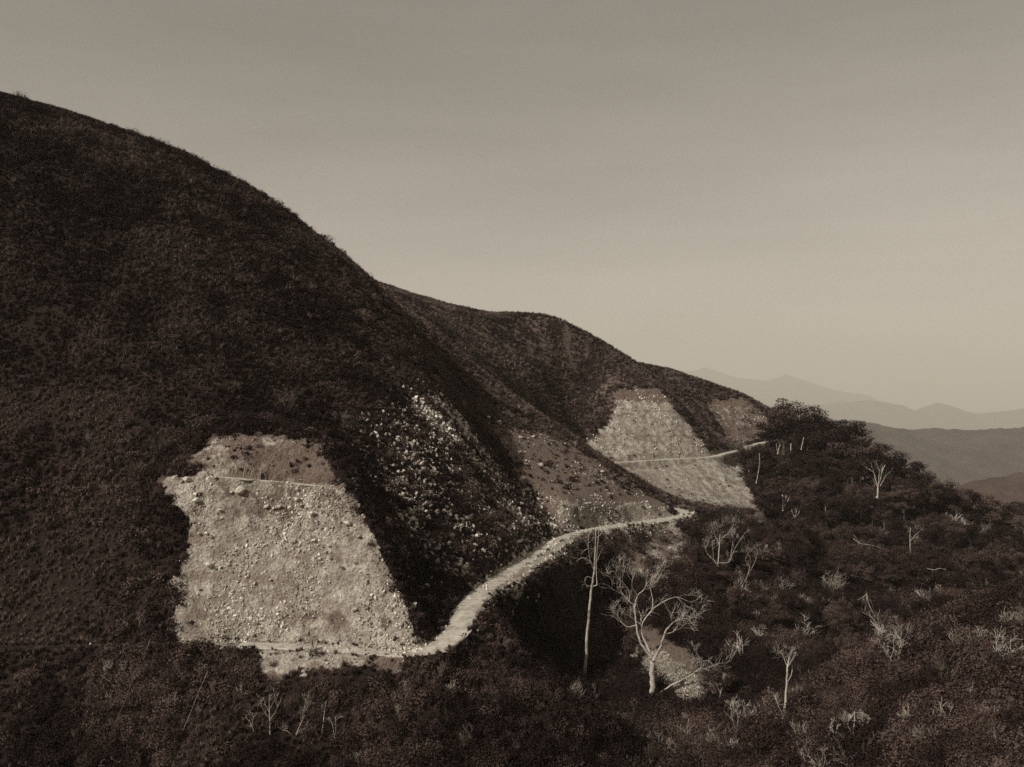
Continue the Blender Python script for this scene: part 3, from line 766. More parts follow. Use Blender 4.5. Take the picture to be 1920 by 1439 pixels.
# loose stones
def stones(name, w, lo, hi, seed, label, cap, pw=3.0, sink=.12):
    p, j, i = sample(VIEW * w * (MK['d2'] > HW2 + .3) * np.where(MK['d1'] > HW1 - .7, 1, .25), seed, cap); s = sizes(len(p), lo, hi, seed, pw)
    p[:, 2] += s * sink
    scatter(name, p, s, STONES, label, 'stones', seed, fullrot=True)
clus = np.clip(.7 + 2.2 * fbm(XX, YY, .14, 3, 150), .03, 2.2)
stones('loose_stones', MK['cut1'] * 16.0 * clus, .13, .95, 21, 'small stones bedded in the pale face of the near cutting', 24000, 5.5)
stones('loose_stones', (MK['cut1t'] + MK['cut1l']) * 2.0 * clus, .12, .6, 22, 'pebbles on the rounded top of the near cutting', 1500)
stones('rubble', (blur(MK['rub'], 14, 14) * 4.0 + blur(MK['rub2'], 8, 8) * 3 + VIEW * (MK['u'] > 660) * (MK['u'] < 1010) * (MK['v'] > 800) * (MK['v'] < 1190) * (YY > 196) * (YY < 330) * .5) * (.35 + clus), .20, 1.6, 23, 'pale rubble strewn over the dark gully slope', 13000, 4.2)
stones('loose_stones', MK['bank'] * 4 * clus + MK['brown'] * .3 * clus, .18, .95, 24, 'stones on the bank and bare brown slope above the far bend', 5000, 3.4)
stones('loose_stones', MK['cut2'] * .5 * clus + MK['cut3'] * .3 * clus, .3, 1.6, 25, 'stones on the faces of the distant cuttings', 2600, 3)
stones('loose_stones', MK['scree'] * .22 * clus, .25, 1.1, 26, 'stones on the pale scree under the distant road', 1200, 3)
stones('gravel', MK['tongue'] * 12.0, .22, .8, 27, 'broken stone tipped on the valley floor behind the large bare tree', 5000, 1.8)
stones('gravel', shoulder * (MK['d1'] > HW1 - .9) * 4 + foot1 * 2 + (MK['d1'] < HW1 - .2) * (MK['u'] > 430) * 1.2, .12, .7, 28, 'stones along the edges of the road', 11000, 3.4)
stones('loose_stones', MK['spill'] * .6 * clus + MK['mottle'] * .2 * clus + free * fore * .012, .18, .8, 29, 'stones spilled down the slope below the lower road', 1600, 3)

# ------------------------------------------------------------------ boulders one can pick out
BOULDERS = [STONES[0]] and [stone_mesh(500 + i, 2, .35) for i in range(6)]
def boulder(u, v, px, label, group, y0=130, y1=760, tall=.8):
    x, y, z = hit(u, v, y0, y1); s = px / FPX * y * 1.12
    k = random.Random(int(u * 7 + v * 13))
    o = link('boulder', BOULDERS[k.randrange(6)], label=label, category='boulder', group=group)
    o.location = (x, y - s * .12, z + s * .12); o.scale = (s, s, s * tall * k.uniform(.9, 1.25))
    o.rotation_euler = (k.uniform(-.4, .4), k.uniform(-.4, .4), k.uniform(0, 6.28))
    return o
GB1, GB2, GB3 = 'boulders in the near cutting', 'boulders in the shaded gully', 'boulders on the brown slope'
for u, v, px, lab in [
 (351,903,18,'rounded boulder at the upper left corner of the near cutting'),
 (340,906,9,'small boulder touching the rounded one at the upper left of the cutting'),
 (369,939,15,'boulder below the rounded one near the left edge of the cutting'),
 (366,928,10,'flat stone lying on top of a boulder near the left edge of the cutting'),
 (452,924,20,'largest boulder of the near cutting, just under the bench path'),
 (433,923,9,'small pale boulder left of the largest one under the bench path'),
 (404,902,8,'small boulder at the left end of the bench path'),
 (500,953,12,'left boulder of the row of three in the upper cutting'),
 (523,953,13,'middle boulder of the row of three in the upper cutting'),
 (545,955,13,'right boulder of the row of three in the upper cutting'),
 (558,924,9,'small boulder above the row of three in the upper cutting'),
 (557,945,11,'flat slab just above the right end of the row of three boulders'),
 (413,962,10,'pale boulder in the upper left part of the cutting face'),
 (375,1007,10,'leftmost of three stones near the left edge of the cutting'),
 (388,1006,9,'middle one of three stones near the left edge of the cutting'),
 (396,1012,9,'rightmost of three stones near the left edge of the cutting'),
 (393,1066,17,'large lone boulder in the lower left of the cutting face'),
 (653,984,15,'flat boulder near the upper right edge of the cutting'),
 (692,1021,11,'boulder on the right edge of the cutting, halfway down'),
 (572,1010,10,'left boulder of a cluster right of the middle of the cutting'),
 (588,1016,10,'middle boulder of a cluster right of the middle of the cutting'),
 (618,1030,10,'right boulder of a cluster right of the middle of the cutting'),
 (540,1075,10,'boulder beside a dark hollow in the centre of the cutting'),
 (665,1146,11,'boulder in the lower right of the cutting above the dark band'),
 (473,1192,13,'boulder resting at the foot of the cutting left of the walkers'),
 (752,1179,12,'pale boulder at the foot of the cutting near its right corner'),
 (697,1118,9,'boulder low on the right edge of the cutting')]:
    boulder(u, v, px, lab, GB1, 180, 235)
for u, v, px, lab in [
 (732,1017,10,'upper pale boulder in the shade right of the cutting edge'),
 (753,1043,14,'large pale boulder in the shade right of the cutting edge'),
 (762,1067,10,'pale boulder just below the large one in the shaded gully'),
 (800,1100,15,'largest pale boulder low in the shaded gully'),
 (801,1089,9,'boulder leaning on the largest one low in the shaded gully'),
 (698,960,9,'boulder high in the shade beside the cutting edge'),
 (784,1118,8,'small boulder lowest in the shaded gully'),
 (793,882,11,'left boulder of the row along the top of the rubble slope'),
 (854,886,12,'right boulder of the row along the top of the rubble slope'),
 (779,763,10,'pale boulder at the upper left of the highest rubble patch'),
 (806,763,10,'pale boulder in the middle of the highest rubble patch'),
 (827,743,9,'topmost boulder of the highest rubble patch'),
 (893,934,9,'upright pale stone on the upper right of the rubble slope'),
 (848,1010,12,'broad pale boulder in the middle of the rubble slope'),
 (874,1017,9,'boulder right of the broad one in the middle of the rubble slope'),
 (886,846,12,'long pale boulder high on the right of the rubble slope'),
 (940,952,14,'pale boulder at the right foot of the rubble slope')]:
    boulder(u, v, px, lab, GB2, 196, 345)
for u, v, px, lab in [
 (914,785,12,'leaning boulder at the top of the bare brown slope'),
 (936,797,18,'largest boulder near the top of the bare brown slope'),
 (978,822,13,'pale boulder high on the brown slope right of the largest'),
 (976,850,11,'boulder in the upper left of the brown slope'),
 (1016,873,11,'boulder in the middle of the brown slope'),
 (980,898,12,'pale boulder at the lower left of the brown slope'),
 (1129,887,10,'lone boulder near the right edge of the brown slope'),
 (1142,927,9,'pale boulder on the bank above the far bend'),
 (1000,820,8,'small boulder close to the top right of the brown slope')]:
    boulder(u, v, px, lab, GB3, 280, 440)
boulder(898,1237,9,'small white boulder on the grassy slope below the road bend', 'boulders below the road', 170, 215)
boulder(570,1270,15,'pale boulder among bushes below the lower road', 'boulders below the road', 165, 192)

# grooved bank above the bench path
def grooved_bank():
    root = bpy.data.objects.new('earth_bank', None); COL.objects.link(root)
    root['label'] = 'small earth bank with vertical grooves above the bench path'; root['category'] = 'bank'
    a = Vector(hit(418, 893, 195, 240)); b = Vector(hit(488, 901, 195, 240)); root.location = a
    k = 26
    for t in range(k):
        f = t / (k - 1); p = a.lerp(b, f); h = (17 if f > .3 else 8 + 30 * f) / FPX * p.y * (1 + .22 * math.sin(t * 5.1) + .12 * math.sin(t * 2.3))
        p.z = float(height(p.x, p.y)[0])
        mb = MB(); w = (b - a).length / k * (.74 + .12 * math.sin(t * 3.7))
        mb.tube([Vector((0, -.1, -.4)), Vector((0, .25, h * .4)), Vector((.03, .75, h * .8)), Vector((0, 1.3, h))], [w * .8, w * .72, w * .7, w * .5], 6)
        o = link('earth_rib', mb.mesh('earth_rib', M_EARTH, True), root); o.location = p - a
    return root
M_EARTH = simple_mat('brown_earth', [(.3, (.12, .09, .07)), (.6, (.20, .16, .125)), (.8, (.30, .25, .205))], 2.0, 4, .1, .6, 6)
grooved_bank()
# ------------------------------------------------------------------ trees
def root_empty(name, loc, label, cat, group=None):
    o = bpy.data.objects.new(name, None); COL.objects.link(o); o.location = loc
    o['label'] = label; o['category'] = cat
    if group: o['group'] = group
    return o
def leafy_tree_meshes(seed, h=22.0, spread=.34, nleaf=3000, flat=.6, clear=.42):
    rnd = random.Random(seed); mb = MB(); tips = []
    lean = Vector((rnd.uniform(-.08, .08), rnd.uniform(-.08, .08), 1))
    tp = [Vector((0, 0, -1.0))]; tr = [h * .021]
    for i in range(1, 6):
        tp.append(Vector((lean.x * h * i * .13 + rnd.uniform(-.25, .25), lean.y * h * i * .13 + rnd.uniform(-.25, .25), h * .68 * i / 5))); tr.append(h * .019 * (1 - .13 * i))
    mb.tube(tp, tr, 8)
    nl = rnd.randint(7, 10)
    for k in range(nl):
        f = clear + (1 - clear) * k / nl; t = f * 5; i = min(int(t), 4); b = tp[i].lerp(tp[i + 1], t - i)
        an = k * 2.4 + rnd.uniform(-.4, .4); L = h * spread * rnd.uniform(.7, 1.15) * (1.1 - .45 * max(0, f - .6))
        d = Vector((math.cos(an), math.sin(an), rnd.uniform(.35, .9)))
        path = [b]; dd = d.normalized(); q = b.copy(); rr = [h * .0085]
        for s in range(4):
            dd = (dd + rvec(rnd) * .22 + Vector((0, 0, .05))).normalized(); q = q + dd * L / 4; path.append(q.copy()); rr.append(h * .0085 * (1 - .2 * (s + 1)))
            if s >= 1: tips.append((q.copy(), h * rnd.uniform(.08, .135)))
            if s >= 1:
                e = q + (rvec(rnd) + Vector((0, 0, .25))).normalized() * L * rnd.uniform(.2, .42)
                mb.tube([q, q.lerp(e, .5) + rvec(rnd) * .15, e], [h * .004, h * .003, h * .0018], 4, False); tips.append((e, h * rnd.uniform(.07, .12)))
        mb.tube(path, rr, 5, False)
    tips.append((tp[-1] + Vector((0, 0, h * .1)), h * .09)); tips.append((tp[-1] + Vector((rnd.uniform(-1, 1), rnd.uniform(-1, 1), h * .18)), h * .075))
    lb = MB(); per = max(12, nleaf // len(tips))
    for c, r in tips:
        for k in range(int(per * rnd.uniform(.6, 1.4))):
            d = rvec(rnd); pz = Vector((d.x, d.y, d.z * flat)) * r * rnd.uniform(.35, 1.0) ** .6
            lb.leaf(c + pz, rnd.uniform(.35, .75), d * .6 + Vector((0, 0, .7)) + rvec(rnd) * .6, rnd, .6)
    return mb.mesh('trunk', M_TRUNK, True), lb.mesh('crown', M_TREELEAF)
TREES = [leafy_tree_meshes(600 + i, 22, sp, nl, fl, cl) for i, (sp, nl, fl, cl) in enumerate([(.34, 8000, .65, .30), (.28, 7000, .75, .34), (.40, 8500, .55, .36), (.30, 7500, .7, .2), (.24, 5500, .85, .36), (.36, 4200, .45, .46)])]
def tree(x, y, z, h, kind, label, group, seed):
    k = random.Random(seed); r = root_empty('tree', (x, y, z - .3), label, 'tree', group)
    s = h / 22.0 / .93; w = s * k.uniform(1.0, 1.3)
    r.scale = (w, w, s); r.rotation_euler = (0, 0, k.uniform(0, 6.28))
    tm, cm = TREES[kind]
    link('trunk', tm, r); link('crown', cm, r)
    return r
# skyline trees: top of the crown in the photograph, ground distance
GSK = 'trees along the skyline of the forest'
for n, (u, vt, Y, h, kind, lab) in enumerate([
 (1470,741,598,32,5,'tallest open crowned tree where forest meets the grassy hill'),
 (1452,775,604,22,3,'small dense tree at the left end of the forest skyline'),
 (1498,768,592,25,1,'dark tree just right of the tallest skyline tree'),
 (1522,756,586,28,4,'narrow tree with a tufted top, third along the forest skyline'),
 (1548,780,578,24,0,'round crowned tree right of the narrow tufted tree'),
 (1578,782,572,26,2,'broad umbrella crowned tree on the forest skyline'),
 (1602,808,566,21,0,'tree at the right shoulder of the broad umbrella crown'),
 (1622,826,560,19,3,'low dense tree where the skyline steps down after the umbrella crown'),
 (1645,838,552,20,1,'tree left of the spiky topped one on the lower skyline'),
 (1664,830,546,23,4,'spiky topped tree standing above the lower skyline'),
 (1690,858,540,18,2,'flat topped tree on the descending lower skyline'),
 (1720,872,534,17,0,'round tree below the flat topped one on the descending skyline'),
 (1752,888,528,16,3,'dense tree midway down the descending right skyline'),
 (1788,902,523,15,1,'small tree low on the descending right skyline'),
 (1822,914,519,15,0,'second last tree before the right end of the skyline'),
 (1856,924,516,15,3,'last tree at the right end of the forest skyline'),
 (1900,936,512,15,2,'tree beyond the right end of the forest skyline')]):
    X, Yy, Z = P(u, vt, Y)
    g = float(height(X, Y)[0]); t_ = tree(X, Y, min(g, Z - 8), max(h * .6, Z - g if Z - g > 8 else h), kind, lab, GSK, n)
    t_.scale.x *= 1.2; t_.scale.y *= 1.2
# trees of the wood itself, thinned so that no two stand closer than their crowns allow
r = np.random.default_rng(77); placed = []
fw = VIEW * ((MK['u'] > 1400 + np.maximum(0, (MK['v'] - 950) * .1)) & (MK['v'] > 835) & (YY > 330) & (YY < 600)) * np.where(BARE > .3, 0, 1)
fw = fw * sstep(300, 420, YY + 80 * patch)
pp, _, _ = sample(fw, 55, 4000)
for q in pp:
    u, v = to_px(*q)
    if u > 1960 or v > 1130: continue
    if (u - 1400) < (v - 900) * .45 and v > 900: continue
    if all((q[0] - a[0]) ** 2 + (q[1] - a[1]) ** 2 > 5.0 ** 2 for a in placed): placed.append(q)
    if len(placed) >= 190: break
for n, q in enumerate(placed):
    u, v = to_px(*q); k = random.Random(900 + n)
    part = ('upper' if v < 930 else 'middle' if v < 1020 else 'lower')
    side = ('left' if u < 1560 else 'central' if u < 1730 else 'right')
    tree(q[0], q[1], q[2], k.uniform(11, 21) * (1 if v < 1000 else .75), k.randrange(6), f'dark leafy tree crowded in the {part} {side} part of the forest', f'trees in the {part} {side} part of the forest', 1000 + n)

# smaller trees filling the valley and the lower slopes
vw = VIEW * (valley > .5) * ((MK['v'] > 1000) & (MK['v'] < 1330) & (YY < 400) & (YY > 190)) * np.where(BARE + SOIL_PLANT > .3, 0, 1) * np.clip(.3 + 2.5 * patch, 0.02, 1)
pp, _, _ = sample(vw, 56, 3000); placed2 = []
for q in pp:
    u, v = to_px(*q)
    if u < 1190 or u > 1960 or (1080 < v and u < 1330): continue
    if all((q[0] - a[0]) ** 2 + (q[1] - a[1]) ** 2 > 5.5 ** 2 for a in placed2 + placed): placed2.append(q)
    if len(placed2) >= 90: break
for n, q in enumerate(placed2):
    u, v = to_px(*q); k = random.Random(2900 + n)
    where = 'left' if u < 1450 else 'middle' if u < 1650 else 'right'
    tree(q[0], q[1], q[2] - .8, k.uniform(5, 10.5), k.randrange(5), f'small dark bushy tree in the {where} of the lower valley', f'small trees in the {where} of the lower valley', 3000 + n)

# bare trees
def bare_tree(name, label, base, limbs, Y0=None, twigs=(3, 2), seed=0, group='bleached leafless trees', cat='dead tree', mat=None, sink=.5, yr=(150, 760), twl=.16, depth=.35):
    """limbs: list of (photo path, start radius, end radius) in metres; the first is the trunk"""
    rnd = random.Random(seed + 40)
    bx, by, bz = hit(base[0], base[1], *yr)
    if Y0: by = Y0; bx = (base[0] - CU) / FPX * by; bz = -(base[1] - HV) / FPX * by
    root = root_empty(name, (bx, by, bz), label, cat, group)
    off = {}
    H = max(2.0, (base[1] - min(p[1] for l in limbs for p in l[0])) / FPX * by)
    tw = MB()
    for n, (path, r0, r1) in enumerate(limbs):
        mb = MB() if n else MB()
        yd0 = off.get(path[0], 0.0); slope = 0 if n == 0 else rnd.uniform(-depth, depth)
        w = []; L = 0
        for k, (u, v) in enumerate(path):
            if k: L += math.hypot(u - path[k - 1][0], v - path[k - 1][1]) / FPX * by
            yd = yd0 + slope * L; off[(u, v)] = yd
            Yk = by + yd; w.append(Vector((( u - CU) / FPX * Yk - bx, yd, -(v - HV) / FPX * Yk - bz)))
        if n == 0: w[0].z -= sink
        # round the polyline
        fine = []
        for k in range(len(w) - 1):
            a0 = w[max(k - 1, 0)]; a1 = w[k]; a2 = w[k + 1]; a3 = w[min(k + 2, len(w) - 1)]
            for t in (0, .25, .5, .75):
                fine.append(.5 * (2 * a1 + (a2 - a0) * t + (2 * a0 - 5 * a1 + 4 * a2 - a3) * t * t + (3 * a1 - a0 - 3 * a2 + a3) * t ** 3))
        fine.append(w[-1])
        m = len(fine); rad = [.74 * (r0 + (r1 - r0) * (k / (m - 1))) * (1 + rnd.uniform(-.1, .1)) for k in range(m)]
        if n == 0: rad[0] *= 1.35
        for k in range(1, m - 1): fine[k] = fine[k] + rvec(rnd) * rad[k] * .35
        mb.tube(fine, rad, 8 if n == 0 else 6)
        link('trunk' if n == 0 else 'limb', mb.mesh('trunk' if n == 0 else 'limb', mat or M_BARK, True), root)
        cnt, lev = twigs
        for k in range(cnt if n else max(1, cnt // 2)):
            t = rnd.uniform(.45 if n else .7, 1.0) * (m - 1); i = min(int(t), m - 2)
            d = (fine[i + 1] - fine[i]).normalized() + rvec(rnd) * .9
            grow(tw, fine[i].lerp(fine[i + 1], t - i), d, H * twl * rnd.uniform(.7, 1.3), max(.025, min(rad[i] * .45, .10)), lev, rnd, .3, .08, 4, 3, .014)
    if tw.v: link('twigs', tw.mesh('twigs', mat or M_BARK), root)
    return root
bare_tree('dead_tree', 'tall straight pale dead tree standing in the dark hollow below the road', (1097,1268), [
 ([(1097,1268),(1100,1216),(1104,1150),(1110,1100),(1114,1070),(1116,1030),(1117,990)], .52, .16),
 ([(1110,1100),(1119,1097),(1119,1085),(1118,1060),(1121,1020),(1124,985)], .2, .07),
 ([(1114,1070),(1106,1048),(1103,1020),(1105,1000)], .14, .05),
 ([(1112,1085),(1100,1082),(1096,1090)], .1, .04), ([(1106,1052),(1092,1046),(1080,1054)], .12, .04),
 ([(1116,1030),(1100,1030),(1090,1040)], .1, .03), ([(1117,1010),(1128,1000),(1134,985)], .1, .03), ([(1104,1030),(1096,1012),(1088,1010)], .09, .03)], seed=1, twigs=(3, 1), twl=.07, yr=(200, 330))
bare_tree('dead_tree', 'large spreading bare tree with a thick gnarled trunk beside the gravel heap', (1222,1314), [
 ([(1222,1314),(1224,1280),(1223,1250),(1224,1236)], .95, .62),
 ([(1224,1236),(1212,1222),(1199,1200),(1193,1172),(1190,1139),(1180,1128),(1165,1111)], .42, .08),
 ([(1190,1139),(1196,1117),(1210,1103),(1214,1085)], .24, .06),
 ([(1224,1240),(1212,1208),(1203,1186),(1206,1167),(1227,1140),(1246,1128)], .38, .07),
 ([(1224,1240),(1237,1217),(1246,1190),(1254,1176),(1272,1163),(1290,1160)], .42, .08),
 ([(1246,1190),(1262,1185),(1272,1172)], .16, .05), ([(1222,1146),(1224,1125),(1219,1100),(1224,1080)], .18, .05),
 ([(1227,1140),(1245,1128),(1268,1120),(1290,1128),(1298,1134)], .16, .04), ([(1193,1172),(1176,1176),(1162,1162),(1158,1148)], .14, .04),
 ([(1180,1128),(1178,1105),(1160,1085),(1150,1070)], .13, .03), ([(1196,1117),(1185,1100),(1188,1078)], .13, .03),
 ([(1226,1308),(1240,1298),(1258,1286),(1296,1266),(1314,1253),(1330,1258),(1345,1262)], .3, .05),
 ([(1314,1253),(1315,1235),(1298,1236)], .15, .05), ([(1315,1240),(1330,1240),(1340,1252)], .1, .04)], seed=2, twigs=(6, 2), twl=.12, yr=(200, 300))
bare_tree('dead_tree', 'bare pale tree with forked limbs in the scrub below the far bend', (1346,1102), [
 ([(1346,1102),(1346,1075),(1347,1050),(1349,1020),(1350,1002)], .34, .12),
 ([(1346,1062),(1338,1050),(1327,1040),(1322,1025)], .14, .04), ([(1347,1055),(1358,1056),(1368,1052),(1380,1025),(1398,998)], .14, .04),
 ([(1368,1052),(1372,1030),(1375,1005)], .1, .03), ([(1349,1020),(1342,1008),(1338,995)], .1, .03), ([(1349,1018),(1362,1002),(1372,992)], .1, .03), ([(1338,1050),(1337,1035),(1336,1026)], .1, .04)], seed=3, twigs=(4, 2), twl=.16, yr=(280, 420))
bare_tree('dead_tree', 'bare tree with a ragged tip in the lower right valley', (1469,1348), [
 ([(1469,1348),(1473,1317),(1475,1282),(1477,1250),(1480,1232)], .36, .12), ([(1469,1344),(1460,1325),(1452,1302)], .16, .05),
 ([(1476,1280),(1484,1265),(1486,1245)], .14, .04), ([(1477,1250),(1470,1235),(1468,1222)], .12, .03), ([(1477,1252),(1488,1232),(1487,1222)], .1, .03)], seed=4, twigs=(4, 2), twl=.12, yr=(175, 300))
bare_tree('dead_tree', 'small many stemmed bare tree at the bottom right edge', (1603,1396), [
 ([(1603,1396),(1600,1375),(1602,1355),(1602,1334)], .24, .06), ([(1600,1378),(1590,1362),(1592,1350)], .1, .03), ([(1601,1385),(1614,1372),(1618,1355),(1614,1340)], .12, .03), ([(1603,1392),(1578,1385),(1560,1370)], .1, .03)], seed=5, twigs=(5, 2), twl=.2, yr=(150, 200))
bare_tree('dead_tree', 'little forked bare tree on the right hand spur', (1672,1258), [
 ([(1672,1258),(1672,1245),(1669,1232)], .16, .07), ([(1669,1232),(1660,1222),(1657,1205)], .08, .03), ([(1669,1234),(1676,1218),(1674,1200)], .08, .03), ([(1671,1240),(1684,1236),(1688,1222)], .08, .03)], seed=6, twigs=(4, 2), twl=.3, yr=(160, 260))
bare_tree('dead_tree', 'white forked trunk standing out among the dark forest trees', (1645,932), [
 ([(1645,932),(1646,920),(1646,910)], .62, .45), ([(1646,912),(1641,897),(1639,888),(1630,880)], .36, .14), ([(1646,911),(1651,897),(1654,884),(1660,872)], .36, .14), ([(1647,908),(1648,895),(1649,880)], .25, .1), ([(1650,912),(1658,898),(1660,893)], .2, .1)], Y0=470, seed=7, twigs=(3, 1), twl=.3)
bare_tree('dead_tree', 'broken white stump with three upright prongs beside the scree', (1468,956), [
 ([(1468,956),(1468,942),(1467,928)], .42, .3), ([(1470,952),(1473,940),(1474,930)], .26, .2), ([(1472,948),(1477,940),(1480,932)], .2, .12)], Y0=455, seed=8, twigs=(0, 0))
bare_tree('dead_tree', 'short white forked stump in front of the forest edge', (1489,984), [
 ([(1489,984),(1490,974),(1491,966)], .34, .26), ([(1490,972),(1486,962),(1484,956)], .2, .12), ([(1491,970),(1493,960),(1492,954)], .2, .12), ([(1491,970),(1497,964),(1499,958)], .18, .1)], Y0=440, seed=9, twigs=(0, 0))
bare_tree('dead_tree', 'slender leaning white trunk at the edge of the pale scree', (1418,905), [
 ([(1418,905),(1421,890),(1424,872),(1424,850)], .34, .14)], Y0=545, seed=10, twigs=(3, 2), twl=.2)
bare_tree('dead_tree', 'pale Y shaped trunk under the tallest skyline trees', (1458,850), [
 ([(1458,850),(1460,842),(1463,834)], .4, .25), ([(1458,848),(1456,838),(1456,832)], .25, .18)], Y0=575, seed=11, twigs=(0, 0))
bare_tree('dead_tree', 'short straight white trunk under the tallest skyline trees', (1483,850), [([(1483,850),(1483,840),(1483,832)], .42, .34)], Y0=572, seed=12, twigs=(0, 0))
bare_tree('dead_tree', 'pale trunk leaning right under the narrow tufted skyline tree', (1502,842), [([(1502,842),(1505,830),(1507,820)], .3, .22)], Y0=568, seed=13, twigs=(0, 0))
bare_tree('dead_tree', 'uprooted tree with hanging pale roots in the shadowed valley', (1634,1152), [
 ([(1640,1152),(1630,1135),(1625,1114)], .2, .14), ([(1625,1114),(1619,1122),(1614,1150)], .12, .05), ([(1625,1114),(1624,1132),(1620,1155)], .1, .04), ([(1625,1115),(1634,1130),(1645,1162)], .12, .05), ([(1625,1114),(1612,1124),(1596,1126)], .1, .04)], Y0=285, seed=14, twigs=(3, 1), twl=.25)
bare_tree('fallen_branch', 'long pale fallen branch in the middle of the right valley', (1600,1010), [
 ([(1600,1010),(1612,1019),(1624,1021),(1640,1024),(1656,1030)], .22, .08), ([(1612,1019),(1606,1010),(1602,1004)], .1, .05)], Y0=395, seed=15, twigs=(2, 1), twl=.5, group='fallen branches', cat='branch', sink=0)
bare_tree('fallen_branch', 'pale fallen branch lying right of the large spreading tree', (1304,1162), [
 ([(1304,1162),(1320,1157),(1334,1154),(1346,1158),(1358,1158)], .24, .08), ([(1312,1158),(1322,1148),(1330,1150)], .12, .05), ([(1330,1170),(1345,1167),(1352,1165)], .12, .05)], Y0=285, seed=16, twigs=(3, 1), twl=.5, group='fallen branches', cat='branch', sink=0)
bare_tree('fallen_branch', 'short pale branch lying near the right edge of the valley', (1738,1066), [
 ([(1738,1066),(1750,1069),(1764,1066),(1774,1070)], .18, .06)], Y0=330, seed=17, twigs=(3, 1), twl=.5, group='fallen branches', cat='branch', sink=0)
bare_tree('dead_tree', 'thin white trunk with one side limb in the dark right valley', (1707,1034), [
 ([(1707,1034),(1706,1012),(1707,990)], .22, .1), ([(1706,1016),(1714,1006),(1722,998)], .12, .05)], Y0=370, seed=18, twigs=(2, 1), twl=.3)
bare_tree('dead_tree', 'small crooked bare tree on the crest near the right edge', (1793,1150), [
 ([(1793,1150),(1798,1142),(1806,1138),(1818,1128)], .14, .05), ([(1796,1146),(1790,1136),(1788,1132)], .1, .04)], seed=19, twigs=(3, 1), twl=.4, yr=(160, 260))
bare_tree('dead_tree', 'leaning dead tree with crossed limbs right of the forked scrub tree', (1384,1118), [
 ([(1384,1118),(1392,1100),(1402,1080),(1406,1062)], .2, .08), ([(1398,1112),(1400,1095),(1393,1086)], .14, .06), ([(1402,1080),(1415,1055),(1420,1040)], .12, .04), ([(1406,1062),(1398,1050),(1402,1040)], .1, .04)], seed=20, twigs=(4, 2), twl=.22, yr=(260, 400))
bare_tree('dead_tree', 'thin twiggy dead tree upper right of the leaning one', (1458,1062), [
 ([(1458,1062),(1452,1048),(1444,1036),(1438,1028)], .16, .05), ([(1456,1056),(1462,1040),(1460,1026)], .1, .04)], seed=21, twigs=(5, 2), twl=.3, yr=(300, 460))
bare_tree('dead_tree', 'pale broken trunk at the left foot of the right hand spur', (1578,1188), [
 ([(1578,1188),(1577,1176),(1574,1162)], .2, .12)], seed=22, twigs=(2, 1), twl=.3, yr=(230, 330))
bare_tree('dead_tree', 'two white poles of a dead tree above the spur crest', (1671,1186), [
 ([(1671,1186),(1670,1172),(1669,1155)], .16, .08), ([(1672,1184),(1676,1172),(1679,1166)], .1, .05)], Y0=255, seed=23, twigs=(2, 1), twl=.3)
bare_tree('dead_tree', 'bare sapling with upswept branches at the bottom left of centre', (506,1378), [
 ([(506,1378),(506,1350),(505,1325),(505,1302)], .16, .04), ([(506,1348),(496,1335),(488,1318)], .07, .02), ([(506,1350),(516,1336),(522,1322)], .07, .02), ([(505,1335),(498,1322),(494,1308)], .06, .02), ([(505,1332),(512,1318),(518,1308)], .06, .02)], seed=24, twigs=(3, 1), twl=.16, yr=(150, 190))
bare_tree('dead_tree', 'small bent bare sapling left of the upswept one', (478,1372), [
 ([(478,1372),(470,1356),(460,1345)], .1, .03), ([(472,1360),(475,1345),(470,1338)], .06, .02)], seed=25, twigs=(4, 1), twl=.3, yr=(150, 190))
bare_tree('dead_tree', 'leaning pale sapling at the bottom centre left', (601,1382), [
 ([(601,1382),(606,1360),(608,1340),(611,1322)], .14, .04)], seed=26, twigs=(4, 1), twl=.2, yr=(150, 190))
bare_tree('dead_tree', 'pair of crossing bare stems right of the leaning pale sapling', (628,1384), [
 ([(628,1384),(624,1362),(617,1345)], .1, .03), ([(628,1382),(630,1360),(628,1345)], .08, .03)], seed=27, twigs=(3, 1), twl=.25, yr=(150, 190))
bare_tree('dead_tree', 'low spreading bare branches along the bottom edge', (552,1386), [
 ([(552,1386),(560,1372),(575,1366)], .1, .03), ([(552,1384),(540,1372),(530,1370)], .09, .03), ([(554,1380),(566,1352),(572,1340)], .08, .03)], seed=28, twigs=(4, 1), twl=.3, yr=(150, 190))
bare_tree('dead_tree', 'tangle of bare crooked stems at the bottom right of centre', (1396,1388), [
 ([(1396,1388),(1392,1365),(1398,1345),(1394,1325)], .16, .05), ([(1396,1385),(1378,1365),(1372,1335),(1370,1318)], .13, .04), ([(1398,1386),(1412,1362),(1414,1340)], .13, .04), ([(1380,1380),(1384,1350),(1380,1330)], .1, .04), ([(1404,1384),(1424,1366),(1426,1350)], .1, .03)], seed=29, twigs=(7, 2), twl=.2, yr=(150, 230))
bare_tree('dead_tree', 'thin forked bare tree beside the right tip of the gravel heap', (1348,1326), [
 ([(1348,1326),(1350,1305),(1354,1290),(1358,1275)], .14, .04), ([(1351,1300),(1344,1285),(1340,1275)], .08, .03)], seed=30, twigs=(4, 2), twl=.25, yr=(180, 280))
bare_tree('leaning_pole', 'longer thin pole leaning right in the lower left scrub', (206,1378), [([(206,1378),(222,1345),(238,1305),(252,1270)], .10, .07)], seed=31, twigs=(0, 0), group='leaning poles', cat='pole', yr=(150, 190), mat=M_TWIG)
bare_tree('leaning_pole', 'shorter thin pole leaning right, nearer the cutting', (338,1376), [([(338,1376),(356,1340),(372,1300),(390,1258)], .09, .06)], seed=32, twigs=(0, 0), group='leaning poles', cat='pole', yr=(150, 190), mat=M_TWIG)
